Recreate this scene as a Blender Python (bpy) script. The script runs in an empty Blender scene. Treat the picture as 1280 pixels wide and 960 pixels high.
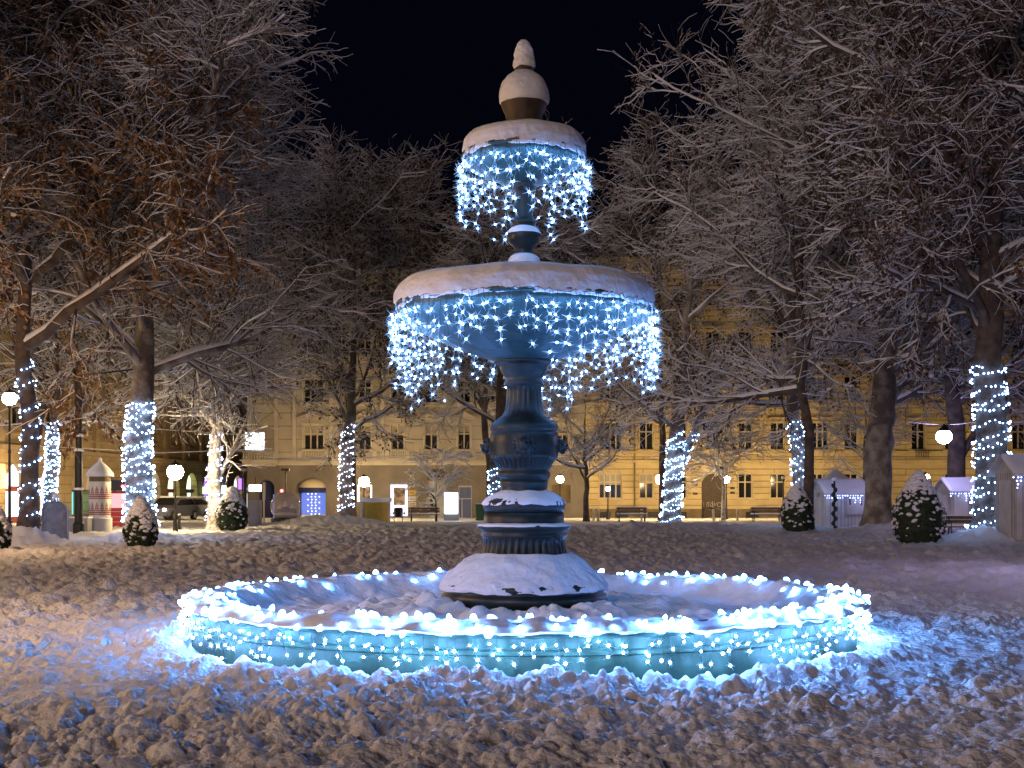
import bpy, math, random
import numpy as np
from mathutils import Vector, Matrix, Euler

R = math.radians
PI = math.pi
rng = np.random.default_rng(7)
random.seed(7)
scene = bpy.context.scene
COL = scene.collection
F = 1640.0          # focal length in photo pixels
EYE = 1.5
HOR = 620.0


def at(px, py, d):
    """photo pixel + distance -> world point"""
    return Vector(((px - 640) * d / F, d, EYE + (HOR - py) * d / F))


# ------------------------------------------------------------------ noise
_perm = np.random.default_rng(3).permutation(256)
_perm = np.concatenate([_perm, _perm, _perm])
_g3 = np.random.default_rng(4).normal(size=(256, 3))
_g3 /= np.linalg.norm(_g3, axis=1, keepdims=True)


def perlin(x, y, z=0.0):
    x, y, z = np.broadcast_arrays(np.asarray(x, float), np.asarray(y, float), np.asarray(z, float))
    xi, yi, zi = np.floor(x).astype(int), np.floor(y).astype(int), np.floor(z).astype(int)
    xf, yf, zf = x - xi, y - yi, z - zi
    xi, yi, zi = xi & 255, yi & 255, zi & 255
    fd = lambda t: t * t * t * (t * (t * 6 - 15) + 10)
    u, v, w = fd(xf), fd(yf), fd(zf)

    def g(dx, dy, dz):
        h = _perm[_perm[_perm[xi + dx] + yi + dy] + zi + dz] & 255
        q = _g3[h]
        return q[..., 0] * (xf - dx) + q[..., 1] * (yf - dy) + q[..., 2] * (zf - dz)
    L = lambda a, b, t: a + t * (b - a)
    return L(L(L(g(0, 0, 0), g(1, 0, 0), u), L(g(0, 1, 0), g(1, 1, 0), u), v),
             L(L(g(0, 0, 1), g(1, 0, 1), u), L(g(0, 1, 1), g(1, 1, 1), u), v), w)


def clods(x, y, cell, seed):
    """rounded snow clods scattered on a jittered grid"""
    cx, cy = np.floor(x / cell).astype(int), np.floor(y / cell).astype(int)
    out = np.zeros_like(x)
    tab = np.random.default_rng(seed).random((512, 4))
    for dx in (-1, 0, 1):
        for dy in (-1, 0, 1):
            ix, iy = cx + dx, cy + dy
            h = (_perm[_perm[ix & 255] + (iy & 255)] + seed * 17) & 511
            q = tab[h]
            px, py = (ix + q[..., 0]) * cell, (iy + q[..., 1]) * cell
            r = cell * (0.18 + 0.5 * q[..., 2] ** 2)
            ex = 0.75 + 0.5 * q[..., 3]
            d2 = ((x - px) * ex) ** 2 + ((y - py) / ex) ** 2
            out = np.maximum(out, np.sqrt(np.maximum(0, r * r - d2)))
    return out


# ------------------------------------------------------------------ object helpers
def tag(o, label=None, cat=None, group=None, kind=None):
    if label: o['label'] = label
    if cat: o['category'] = cat
    if group: o['group'] = group
    if kind: o['kind'] = kind
    return o


def link(name, me, parent=None, loc=None):
    o = bpy.data.objects.new(name, me)
    COL.objects.link(o)
    if parent is not None: o.parent = parent
    if loc is not None: o.location = loc
    return o


def thing(name, label, cat, loc=(0, 0, 0), rotz=0.0, group=None):
    o = bpy.data.objects.new(name, None)
    COL.objects.link(o)
    o.location = loc
    o.rotation_euler = (0, 0, rotz)
    o.empty_display_size = 0.3
    return tag(o, label, cat, group)


def smooth(me, on=True):
    me.polygons.foreach_set('use_smooth', [on] * len(me.polygons))


class MB:
    """collects shapes and builds ONE mesh object"""
    def __init__(self):
        self.v, self.f, self.m = [], [], []
        self.mi = 0

    def add(self, vs, fs):
        b = len(self.v)
        self.v.extend([tuple(p) for p in vs])
        for q in fs:
            self.f.append(tuple(b + i for i in q))
            self.m.append(self.mi)
        return self

    def box(self, c, s, rz=0.0, rx=0.0, taper=1.0):
        hx, hy, hz = s[0] / 2, s[1] / 2, s[2] / 2
        M = Euler((rx, 0, rz)).to_matrix()
        vs = []
        for z, t in ((-hz, 1.0), (hz, taper)):
            for x, y in ((-hx, -hy), (hx, -hy), (hx, hy), (-hx, hy)):
                vs.append(Vector(c) + M @ Vector((x * t, y * t, z)))
        return self.add(vs, [(3, 2, 1, 0), (4, 5, 6, 7), (0, 1, 5, 4), (1, 2, 6, 5), (2, 3, 7, 6), (3, 0, 4, 7)])

    def bx(self, x0, x1, y0, y1, z0, z1):
        return self.box(((x0 + x1) / 2, (y0 + y1) / 2, (z0 + z1) / 2), (x1 - x0, y1 - y0, z1 - z0))

    def lathe(self, prof, c=(0, 0, 0), n=24, fl=None, cap=True, a0=0.0):
        """prof: list of (r, z); fl(r,z,theta)->r"""
        vs, fs = [], []
        for (r, z) in prof:
            for k in range(n):
                t = a0 + 2 * PI * k / n
                rr = fl(r, z, t) if fl else r
                vs.append((c[0] + rr * math.cos(t), c[1] + rr * math.sin(t), c[2] + z))
        for i in range(len(prof) - 1):
            for k in range(n):
                k2 = (k + 1) % n
                fs.append((i * n + k, i * n + k2, (i + 1) * n + k2, (i + 1) * n + k))
        if cap:
            fs.append(tuple(range(n - 1, -1, -1)))
            m = (len(prof) - 1) * n
            fs.append(tuple(range(m, m + n)))
        return self.add(vs, fs)

    def tube(self, pts, rad, n=6):
        pts = [Vector(p) for p in pts]
        if not hasattr(rad, '__len__'): rad = [rad] * len(pts)
        vs, fs = [], []
        prev = None
        for i, p in enumerate(pts):
            d = (pts[min(i + 1, len(pts) - 1)] - pts[max(i - 1, 0)])
            d = d.normalized() if d.length > 1e-9 else Vector((0, 0, 1))
            if prev is None:
                a = Vector((0, 0, 1)) if abs(d.z) < 0.9 else Vector((1, 0, 0))
                s = d.cross(a).normalized()
            else:
                s = (prev - d * prev.dot(d)).normalized()
            prev = s
            t = d.cross(s)
            for k in range(n):
                a = 2 * PI * k / n
                vs.append(p + (s * math.cos(a) + t * math.sin(a)) * rad[i])
        for i in range(len(pts) - 1):
            for k in range(n):
                k2 = (k + 1) % n
                fs.append((i * n + k, i * n + k2, (i + 1) * n + k2, (i + 1) * n + k))
        fs.append(tuple(range(n - 1, -1, -1)))
        m = (len(pts) - 1) * n
        fs.append(tuple(range(m, m + n)))
        return self.add(vs, fs)

    def ball(self, c, r, n=10, rings=7, sq=(1, 1, 1), jit=0.0):
        vs, fs = [], []
        for i in range(rings + 1):
            ph = PI * i / rings
            for k in range(n):
                t = 2 * PI * k / n
                q = 1 + (random.uniform(-jit, jit) if 0 < i < rings else 0)
                vs.append((c[0] + r * sq[0] * q * math.sin(ph) * math.cos(t), c[1] + r * sq[1] * q * math.sin(ph) * math.sin(t),
                           c[2] - r * sq[2] * q * math.cos(ph)))
        for i in range(rings):
            for k in range(n):
                k2 = (k + 1) % n
                fs.append((i * n + k, i * n + k2, (i + 1) * n + k2, (i + 1) * n + k))
        return self.add(vs, fs)

    def prism(self, poly, y0, y1):
        """poly in (x,z), extruded along y"""
        n = len(poly)
        vs = [(x, y0, z) for x, z in poly] + [(x, y1, z) for x, z in poly]
        fs = [tuple(range(n)), tuple(range(2 * n - 1, n - 1, -1))]
        for i in range(n):
            j = (i + 1) % n
            fs.append((j, i, n + i, n + j))
        return self.add(vs, fs)

    def mesh(self, name, mats, sm=False):
        me = bpy.data.meshes.new(name)
        me.from_pydata(self.v, [], self.f)
        for m in (mats if isinstance(mats, (list, tuple)) else [mats]): me.materials.append(m)
        me.polygons.foreach_set('material_index', self.m)
        if sm: smooth(me)
        me.update()
        return me

    def build(self, name, mats, parent=None, loc=None, sm=False):
        return link(name, self.mesh(name, mats, sm), parent, loc)


def np_mesh(name, V, Q, mats, mat_idx=None, sm=True):
    """V (n,3) float, Q (m,4) int"""
    me = bpy.data.meshes.new(name)
    me.vertices.add(len(V))
    me.vertices.foreach_set('co', np.ascontiguousarray(V, dtype=np.float32).ravel())
    nq, k = Q.shape
    me.loops.add(nq * k)
    me.loops.foreach_set('vertex_index', np.ascontiguousarray(Q, dtype=np.int32).ravel())
    me.polygons.add(nq)
    me.polygons.foreach_set('loop_start', np.arange(0, nq * k, k, dtype=np.int32))
    try: me.polygons.foreach_set('loop_total', np.full(nq, k, dtype=np.int32))
    except Exception: pass
    for m in (mats if isinstance(mats, (list, tuple)) else [mats]): me.materials.append(m)
    if mat_idx is not None: me.polygons.foreach_set('material_index', np.asarray(mat_idx, dtype=np.int32))
    if sm: me.polygons.foreach_set('use_smooth', np.ones(nq, dtype=bool))
    me.update(calc_edges=True)
    return me


# ------------------------------------------------------------------ materials
def mat(name, col, rough=0.7, metal=0.0, noise=None, bump=None, spec=None, stretch=None):
    """noise=(scale, colour2, contrast) ; bump=(scale, strength, distance)"""
    m = bpy.data.materials.new(name)
    m.use_nodes = True
    nt = m.node_tree
    b = nt.nodes['Principled BSDF']
    b.inputs['Base Color'].default_value = (*col, 1)
    b.inputs['Roughness'].default_value = rough
    b.inputs['Metallic'].default_value = metal
    if spec is not None: b.inputs['Specular IOR Level'].default_value = spec
    tc = nt.nodes.new('ShaderNodeTexCoord')
    if noise:
        n = nt.nodes.new('ShaderNodeTexNoise')
        n.inputs['Scale'].default_value = noise[0]
        n.inputs['Detail'].default_value = 6
        cr = nt.nodes.new('ShaderNodeValToRGB')
        lo, hi = noise[2] if len(noise) > 2 else (0.35, 0.65)
        cr.color_ramp.elements[0].position = lo
        cr.color_ramp.elements[1].position = hi
        cr.color_ramp.elements[0].color = (*col, 1)
        cr.color_ramp.elements[1].color = (*noise[1], 1)
        if stretch:
            mp = nt.nodes.new('ShaderNodeMapping')
            mp.inputs['Scale'].default_value = stretch
            nt.links.new(tc.outputs['Object'], mp.inputs['Vector'])
            nt.links.new(mp.outputs[0], n.inputs['Vector'])
        else:
            nt.links.new(tc.outputs['Object'], n.inputs['Vector'])
        nt.links.new(n.outputs['Fac'], cr.inputs['Fac'])
        nt.links.new(cr.outputs['Color'], b.inputs['Base Color'])
    if bump:
        n2 = nt.nodes.new('ShaderNodeTexNoise')
        n2.inputs['Scale'].default_value = bump[0]
        n2.inputs['Detail'].default_value = 5
        bp = nt.nodes.new('ShaderNodeBump')
        bp.inputs['Strength'].default_value = bump[1]
        bp.inputs['Distance'].default_value = bump[2]
        nt.links.new(tc.outputs['Object'], n2.inputs['Vector'])
        nt.links.new(n2.outputs['Fac'], bp.inputs['Height'])
        nt.links.new(bp.outputs['Normal'], b.inputs['Normal'])
    return m


def emit(name, col, strength, sampled=True):
    m = bpy.data.materials.new(name)
    m.use_nodes = True
    b = m.node_tree.nodes['Principled BSDF']
    b.inputs['Base Color'].default_value = (0.08, 0.08, 0.08, 1)
    b.inputs['Emission Color'].default_value = (*col, 1)
    b.inputs['Emission Strength'].default_value = strength
    if not sampled: m.cycles.emission_sampling = 'NONE'
    return m


def courses(name, col, joint, scale, bw, bh, c2=None):
    """rendered masonry with horizontal joints"""
    m = bpy.data.materials.new(name)
    m.use_nodes = True
    nt = m.node_tree
    b = nt.nodes['Principled BSDF']
    b.inputs['Roughness'].default_value = 0.85
    tc = nt.nodes.new('ShaderNodeTexCoord')
    sp = nt.nodes.new('ShaderNodeSeparateXYZ')
    cb = nt.nodes.new('ShaderNodeCombineXYZ')
    nt.links.new(tc.outputs['Object'], sp.inputs[0])
    nt.links.new(sp.outputs['X'], cb.inputs['X'])
    nt.links.new(sp.outputs['Z'], cb.inputs['Y'])
    br = nt.nodes.new('ShaderNodeTexBrick')
    br.inputs['Color1'].default_value = (*col, 1)
    br.inputs['Color2'].default_value = (*(c2 or tuple(c * 0.93 for c in col)), 1)
    br.inputs['Mortar'].default_value = (*joint, 1)
    br.inputs['Scale'].default_value = scale
    br.inputs['Mortar Size'].default_value = 0.035
    br.inputs['Mortar Smooth'].default_value = 0.2
    br.inputs['Brick Width'].default_value = bw
    br.inputs['Row Height'].default_value = bh
    nt.links.new(cb.outputs[0], br.inputs['Vector'])
    n = nt.nodes.new('ShaderNodeTexNoise')
    n.inputs['Scale'].default_value = 0.8
    n.inputs['Detail'].default_value = 8
    nt.links.new(tc.outputs['Object'], n.inputs['Vector'])
    mx = nt.nodes.new('ShaderNodeMixRGB')
    mx.blend_type = 'MULTIPLY'
    mx.inputs['Fac'].default_value = 0.55
    nt.links.new(br.outputs['Color'], mx.inputs['Color1'])
    nt.links.new(n.outputs['Color'], mx.inputs['Color2'])
    hs = nt.nodes.new('ShaderNodeHueSaturation')
    hs.inputs['Value'].default_value = 1.45
    cl = nt.nodes.new('ShaderNodeValToRGB')
    cl.color_ramp.elements[0].position = 0.25
    cl.color_ramp.elements[0].color = (0.45, 0.45, 0.45, 1)
    cl.color_ramp.elements[1].position = 0.7
    cl.color_ramp.elements[1].color = (1, 1, 1, 1)
    nt.links.new(n.outputs['Fac'], cl.inputs['Fac'])
    nt.links.new(cl.outputs['Color'], mx.inputs['Color2'])
    nt.links.new(mx.outputs['Color'], hs.inputs['Color'])
    hs.inputs['Value'].default_value = 1.15
    nt.links.new(hs.outputs['Color'], b.inputs['Base Color'])
    bp = nt.nodes.new('ShaderNodeBump')
    bp.inputs['Strength'].default_value = 0.8
    bp.inputs['Distance'].default_value = 0.05
    bp.invert = True
    nt.links.new(br.outputs['Fac'], bp.inputs['Height'])
    nt.links.new(bp.outputs['Normal'], b.inputs['Normal'])
    return m


M = {}
M['ground_snow'] = mat('trampled snow', (0.82, 0.82, 0.84), 0.75, noise=(1.3, (0.68, 0.65, 0.63), (0.4, 0.75)), bump=(26, 0.9, 0.035))
M['snow'] = mat('fresh snow', (0.84, 0.85, 0.88), 0.7, bump=(22, 0.45, 0.025))
M['twig_snow'] = mat('snow on twigs', (0.86, 0.86, 0.88), 0.8)
M['bark'] = mat('dark bark', (0.06, 0.045, 0.035), 0.9, noise=(3, (0.14, 0.11, 0.085)), bump=(14, 0.8, 0.04))
M['plane_bark'] = mat('pale mottled bark', (0.12, 0.095, 0.075), 0.85, noise=(1.6, (0.34, 0.30, 0.25), (0.42, 0.62)), bump=(7, 1.0, 0.06))
M['frost_bark'] = mat('snow plastered bark', (0.30, 0.27, 0.24), 0.85, noise=(5, (0.7, 0.68, 0.66), (0.4, 0.55)), bump=(10, 0.7, 0.03))
M['twig'] = mat('dark twigs', (0.055, 0.04, 0.03), 0.9)
M['leaf'] = mat('withered brown leaves', (0.11, 0.055, 0.022), 0.75, noise=(1.7, (0.30, 0.165, 0.06), (0.35, 0.65)))
M['leaf_dull'] = mat('dull withered leaves', (0.07, 0.04, 0.028), 0.8, noise=(1.7, (0.14, 0.09, 0.06), (0.35, 0.65)))
M['bronze'] = mat('dark patinated iron', (0.010, 0.014, 0.013), 0.42, 0.2, noise=(7, (0.024, 0.034, 0.030), (0.35, 0.7)), bump=(18, 0.35, 0.012))
M['brown_iron'] = mat('rust brown iron', (0.05, 0.036, 0.024), 0.6, 0.2, noise=(9, (0.09, 0.066, 0.042)), bump=(20, 0.3, 0.01))
M['bowl'] = mat('dark teal patina', (0.022, 0.062, 0.072), 0.42, 0.15, noise=(5, (0.05, 0.125, 0.125), (0.35, 0.7)), bump=(14, 0.5, 0.015))
M['patina'] = mat('green streaked patina', (0.010, 0.030, 0.017), 0.55, 0.1, noise=(3.0, (0.036, 0.088, 0.052), (0.32, 0.72)), bump=(12, 0.6, 0.015), stretch=(2.2, 2.2, 0.35))
M['iron'] = mat('black iron', (0.02, 0.02, 0.022), 0.5, 0.3)
M['wire'] = mat('dark green cable', (0.015, 0.02, 0.02), 0.6)
M['topiary'] = mat('dark evergreen leaves', (0.018, 0.030, 0.014), 0.8, noise=(6, (0.035, 0.055, 0.022)))
M['wood'] = mat('weathered bench wood', (0.09, 0.055, 0.03), 0.8, noise=(5, (0.14, 0.09, 0.05)))
M['hut'] = mat('whitewashed boards', (0.55, 0.53, 0.52), 0.7, noise=(3, (0.46, 0.44, 0.43)))
M['steel'] = mat('grey painted steel', (0.30, 0.29, 0.30), 0.6, noise=(3, (0.24, 0.23, 0.24)))
M['slab'] = mat('grey cast iron board', (0.16, 0.17, 0.21), 0.6, noise=(6, (0.25, 0.26, 0.31)), bump=(25, 0.4, 0.01))
M['white'] = mat('white paint', (0.72, 0.70, 0.67), 0.6)
M['red'] = mat('red paint', (0.42, 0.03, 0.025), 0.5)
M['print_red'] = mat('red brown print', (0.30, 0.075, 0.05), 0.7)
M['print_dark'] = mat('dark print', (0.07, 0.05, 0.05), 0.7)
M['yellow'] = mat('yellow boards', (0.62, 0.42, 0.06), 0.7, noise=(4, (0.5, 0.33, 0.05)))
M['yellow_front'] = courses('yellow rusticated render', (0.56, 0.44, 0.23), (0.32, 0.23, 0.10), 1.0, 9.0, 0.42)
M['yellow_smooth'] = mat('yellow render', (0.57, 0.45, 0.24), 0.85, noise=(1.2, (0.45, 0.34, 0.17), (0.4, 0.7)), bump=(6, 0.3, 0.02))
M['grey_front'] = courses('pale grey beige render', (0.43, 0.375, 0.30), (0.30, 0.26, 0.20), 1.0, 6.0, 0.9)
M['grey_trim'] = mat('pale stone trim', (0.55, 0.49, 0.40), 0.85, noise=(1.5, (0.44, 0.385, 0.31), (0.4, 0.7)))
M['dark_front'] = mat('grey ground floor render', (0.21, 0.18, 0.15), 0.85, noise=(0.9, (0.14, 0.12, 0.10), (0.35, 0.7)), bump=(5, 0.3, 0.02))
M['ochre_front'] = courses('ochre street render', (0.42, 0.31, 0.155), (0.28, 0.2, 0.09), 1.0, 3.0, 0.55)
M['ochre_trim'] = mat('ochre stone trim', (0.46, 0.35, 0.19), 0.85, noise=(1.4, (0.35, 0.26, 0.14), (0.4, 0.7)))
M['plinth'] = mat('dirty stone plinth', (0.20, 0.15, 0.08), 0.9, noise=(1.5, (0.12, 0.09, 0.05)))
M['roof'] = mat('dark roof tiles', (0.06, 0.05, 0.05), 0.8)
M['frame'] = mat('cream window frames', (0.58, 0.50, 0.36), 0.6)
M['glass'] = mat('dark window glass', (0.015, 0.015, 0.018), 0.12, 0.0, spec=0.35)
M['blind'] = mat('drawn pale blind', (0.40, 0.35, 0.27), 0.8)
M['gate'] = mat('dark brown gate boards', (0.045, 0.028, 0.016), 0.6, noise=(4, (0.07, 0.045, 0.026)))
M['scrawl'] = mat('pale spray paint', (0.5, 0.45, 0.36), 0.7)
M['navy'] = mat('navy canvas', (0.02, 0.025, 0.10), 0.8)
M['cream'] = mat('cream canvas', (0.62, 0.52, 0.36), 0.8)
M['silver'] = mat('silver car paint', (0.14, 0.15, 0.19), 0.3, 0.5)
M['tyre'] = mat('black rubber', (0.015, 0.015, 0.015), 0.8)
M['green'] = mat('dark green plastic', (0.02, 0.09, 0.045), 0.5)
M['dark_ground'] = mat('asphalt', (0.05, 0.05, 0.05), 0.9)

LED = (0.19, 0.43, 1.0)
M['led'] = emit('blue white LED', LED, 62)
M['led_low'] = emit('blue white LED of the basin wall', LED, 380)
M['led_glare'] = emit('LED starburst glare', (0.24, 0.50, 1.0), 2.4, sampled=False)  # glow of the spikes that imitate a lens starburst round each bulb
M['led_rim'] = emit('snow covered rim bulbs', (0.10, 0.33, 1.0), 105)
M['led_tree'] = emit('tree LED', (0.26, 0.48, 1.0), 34)
M['led_tree_warm'] = emit('tree LED pale', (0.6, 0.7, 1.0), 20)
M['lamp'] = emit('warm street lamp globe', (1.0, 0.70, 0.34), 270)
M['lamp_soft'] = emit('small warm lamp globe', (1.0, 0.68, 0.34), 120)
M['lamp_cool'] = emit('violet white lamp globe', (0.50, 0.45, 1.0), 70)
M['lit_white'] = emit('lit shop white', (0.9, 0.95, 1.0), 2.2)
M['lit_sign'] = emit('lit screen', (0.75, 0.86, 1.0), 10)
M['lit_blue'] = emit('lit shop blue', (0.16, 0.27, 1.0), 0.8)
M['lit_cyan'] = emit('cyan neon', (0.1, 0.8, 0.75), 1.4)
M['lit_purple'] = emit('purple neon', (0.35, 0.12, 1.0), 2.0)
M['lit_green'] = emit('lit pale green shop', (0.75, 1.0, 0.6), 2.0)
M['lit_pink'] = emit('lit pink window', (1.0, 0.55, 0.6), 1.0)
M['lit_warm'] = emit('lamp lit room', (1.0, 0.72, 0.30), 2.6)
M['lit_red'] = emit('red lamp', (1.0, 0.08, 0.10), 12)
M['poster'] = mat('printed poster', (0.45, 0.35, 0.28), 0.6, noise=(3.5, (0.08, 0.05, 0.05), (0.4, 0.6)))
M['headlight'] = emit('car headlight', (1.0, 0.95, 0.85), 60)
M['dim_window'] = emit('dim room', (0.35, 0.5, 1.0), 0.06)

# snow globe shell: part transparent film
m = bpy.data.materials.new('clear plastic globe')
m.use_nodes = True
nt = m.node_tree
b = nt.nodes['Principled BSDF']
b.inputs['Base Color'].default_value = (0.55, 0.5, 0.5, 1)
b.inputs['Roughness'].default_value = 0.15
tr = nt.nodes.new('ShaderNodeBsdfTransparent')
mx = nt.nodes.new('ShaderNodeMixShader')
mx.inputs['Fac'].default_value = 0.40
nt.links.new(tr.outputs[0], mx.inputs[1])
nt.links.new(b.outputs[0], mx.inputs[2])
nt.links.new(mx.outputs[0], nt.nodes['Material Output'].inputs['Surface'])
M['globe'] = m

# ------------------------------------------------------------------ terrain
FD = 14.1
FC = Vector(((655 - 640) * FD / F, FD, 0))         # fountain centre
BR = 3.5                                            # basin outer radius
MOUNDS = []                                         # (x, y, radius, height)


def mound(px, d, rad, h):
    MOUNDS.append(((px - 640) * d / F, d, rad, h))


mound(36, 43.2, 1.2, 0.65); mound(175, 47, 1.6, 0.45); mound(1240, 43.1, 1.9, 0.55); mound(1098, 56.0, 1.6, 0.40)
mound(430, 70, 2.6, 0.45); mound(390, 68, 2.4, 0.40); mound(470, 66, 1.5, 0.2); mound(848, 60, 5.0, 0.30)
mound(790, 57, 0.35, 0.35); mound(340, 64, 2.0, 0.15); mound(1000, 60, 1.4, 0.25)


def ground_h(x, y):
    x, y = np.asarray(x, float), np.asarray(y, float)
    d = np.hypot(x, y)
    h = 0.15 * perlin(x * 0.22, y * 0.22, 1.5) + 0.08 * perlin(x * 0.6, y * 0.6, 9.5)
    lump = np.abs(perlin(x * 1.9, y * 1.9, 3.3)) * 0.11 + np.abs(perlin(x * 4.6, y * 4.6, 5.3)) * 0.085 - 0.05
    lump += np.abs(perlin(x * 9.5, y * 9.5, 2.2)) * 0.042 + perlin(x * 24, y * 24, 7.2) * 0.016
    wob = 0.06 * perlin(x * 3, y * 3, 21.0)
    c = clods(x + wob, y + wob, 0.24, 5) * 0.36 + clods(x - wob, y, 0.14, 9) * 0.52 + clods(x, y + wob, 0.085, 3) * 0.6
    patch = np.clip(0.72 + 1.1 * perlin(x * 0.42, y * 0.42, 14.0), 0.38, 1.15)
    far = np.clip((d - 16) / 30, 0, 1)
    foot = -0.10 * np.clip(0.35 - np.hypot((x * 2.2) % 1 - .5, (y * 1.3) % 1 - .5), 0, 1) * 0.0
    coarse = np.abs(perlin(x * 1.1, y * 1.1, 30.0)) * 0.26 - 0.08
    h = h + (lump * (0.45 + 0.55 * patch) + c * patch) + coarse * (0.25 + 0.75 * far) + (np.abs(perlin(x * 2.3, y * 1.5, 44.0)) * 0.20 - 0.05) * np.clip((d - 12) / 8, 0, 1) + foot
    # street beyond the lawn is swept flat
    st = np.clip((d - 66) / 6, 0, 1)
    h = h * (1 - st) + (0.03 * perlin(x, y, 2.0)) * st
    for mx_, my_, r_, h_ in MOUNDS:
        q = np.hypot(x - mx_, y - my_) / r_
        h = h + h_ * np.exp(-q * q * 1.5) * (0.85 + 0.5 * perlin(x * 2.5, y * 2.5, 40))
    # ring of shovelled snow at the basin foot, pit under the basin
    rf = np.hypot(x - FC.x, y - FC.y)
    ring = np.exp(-((rf - (BR + 0.28)) / 0.30) ** 2)
    h = h + ring * (0.06 + 0.11 * np.abs(perlin(x * 3.1, y * 3.1, 50.0)) + 0.16 * np.clip(perlin(x * 0.9, y * 0.9, 57.0), 0, 1))
    h = np.where(rf < BR + 0.05, np.minimum(h, -0.06), h)
    return h


def gz(x, y):
    return float(ground_h(np.array([x]), np.array([y]))[0])


def on_ground(px, d, sink=0.02):
    x = (px - 640) * d / F
    return Vector((x, d, gz(x, d) - sink))


def build_ground():
    th = np.concatenate([np.linspace(-180, -30, 40, endpoint=False), np.linspace(-30, 30, 860, endpoint=False), np.linspace(30, 180, 40)])
    r = [0.4, 1.5, 3.0, 4.5, 5.6]
    q = 6.2
    while q < 80:
        r.append(q)
        q *= 1.0027 if q < 14 else 1.0036 if q < 22 else 1.005
    while q < 2500:
        r.append(q)
        q *= 1.12
    r = np.array(r)
    T, RR = np.meshgrid(np.radians(th), r)
    X, Y = RR * np.sin(T), RR * np.cos(T)
    Z = ground_h(X.ravel(), Y.ravel()).reshape(X.shape)
    V = np.stack([X, Y, Z], -1).reshape(-1, 3)
    nt_, nr = len(th), len(r)
    idx = np.arange(nr * nt_).reshape(nr, nt_)
    Q = np.stack([idx[:-1, :-1], idx[:-1, 1:], idx[1:, 1:], idx[1:, :-1]], -1).reshape(-1, 4)[:, ::-1]
    o = link('ground', np_mesh('ground', V, Q, M['ground_snow']))
    tag(o, kind='structure')


build_ground()

# ------------------------------------------------------------------ light strings
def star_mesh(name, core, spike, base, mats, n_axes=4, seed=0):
    """a bulb: faceted core with thin glowing spikes imitating lens starbursts"""
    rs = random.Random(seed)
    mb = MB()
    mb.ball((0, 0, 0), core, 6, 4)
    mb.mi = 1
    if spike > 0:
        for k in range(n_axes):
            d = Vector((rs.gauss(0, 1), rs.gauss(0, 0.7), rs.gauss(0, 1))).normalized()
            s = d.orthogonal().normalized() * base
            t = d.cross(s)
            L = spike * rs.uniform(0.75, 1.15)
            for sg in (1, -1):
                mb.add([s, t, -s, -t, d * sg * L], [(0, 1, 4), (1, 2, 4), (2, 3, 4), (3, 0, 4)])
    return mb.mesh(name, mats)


STAR = [star_mesh('bulb', 0.0105, 0.076, 0.0027, [M['led'], M['led_glare']], 4, s) for s in range(8)]
STAR_S = [star_mesh('bulb', 0.0105, 0.046, 0.0024, [M['led_low'], M['led_glare']], 4, 40 + s) for s in range(4)]
DOT = [star_mesh('bulb', 0.027, 0, 0, [M['led_tree']], 0, 1)]
DOT_W = [star_mesh('bulb', 0.026, 0, 0, [M['led_tree_warm']], 0, 1)]
BLOB = []
for s in range(4):
    random.seed(s)
    mb = MB(); mb.ball((0, 0, 0), 0.040, 12, 8, (1.3, 1.0, 0.6), 0.16)
    BLOB.append(mb.mesh('bulb', M['led_rim'], True))
random.seed(11)


def add_bulbs(root, pts, meshes, order_key, maxn=100, scale=(0.8, 1.2)):
    """first 100 (largest in view) bulbs as parts, the rest one part"""
    pts = sorted(pts, key=order_key)
    vs, fs, ms, mats = [], [], [], None
    for i, p in enumerate(pts):
        me = random.choice(meshes)
        e = Euler((random.uniform(0, 6.3), random.uniform(0, 6.3), random.uniform(0, 6.3)))
        sc = random.uniform(*scale)
        if i < maxn:
            o = link('bulb', me, root, p)
            o.rotation_euler = e
            o.scale = (sc, sc, sc)
        else:
            mats = me.materials
            b = len(vs)
            mm = Matrix.LocRotScale(Vector(p), e, Vector((sc, sc, sc)))
            vs.extend([tuple(mm @ v.co) for v in me.vertices])
            for poly in me.polygons:
                fs.append(tuple(b + k for k in poly.vertices)); ms.append(poly.material_index)
    if fs:
        me = bpy.data.meshes.new('bulbs')
        me.from_pydata(vs, [], fs)
        for mm in mats: me.materials.append(mm)
        me.polygons.foreach_set('material_index', ms)
        o = link('bulbs', me, root)
        o['kind'] = 'stuff'


def curtain(label, cx, cy, rad_fn, z_fn, n, len_fn, step, group, meshes, front=True):
    root = thing('icicle_light_curtain', label, 'string lights', (cx, cy, 0), 0, group)
    w = MB()
    pts, ringp = [], []
    for k in range(n):
        a = 2 * PI * (k + random.uniform(-.3, .3)) / n
        r, z = rad_fn(a), z_fn(a)
        ringp.append((r * math.cos(a), r * math.sin(a), z))
        L = len_fn(a)
        path = [(r * math.cos(a), r * math.sin(a), z)]
        m_ = max(2, int(L / step))
        aa = a
        for j in range(1, m_ + 1):
            aa += random.uniform(-.5, .5) * step * .35 / r
            rr = r + random.uniform(0.0, .035)
            p = (rr * math.cos(aa), rr * math.sin(aa), z - L * j / m_)
            path.append(p)
            if random.random() < 0.93:
                q = (p[0] + random.uniform(-.02, .02), p[1] + random.uniform(-.02, .02), p[2] + random.uniform(-.03, .03))
                pts.append(q)
        w.tube(path, 0.0022, 3)
    ringp.append(ringp[0])
    w.tube(ringp, 0.0035, 4)
    w.build('wire', M['wire'], root)
    add_bulbs(root, pts, meshes, lambda p: p[1])
    return root


# ------------------------------------------------------------------ fountain
S = FD / F                              # metres per photo pixel at the axis


def pr(rpx, py):
    return (rpx * S, EYE + (HOR - py) * S)


def profile(*pts):
    return [pr(*p) for p in pts]


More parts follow.
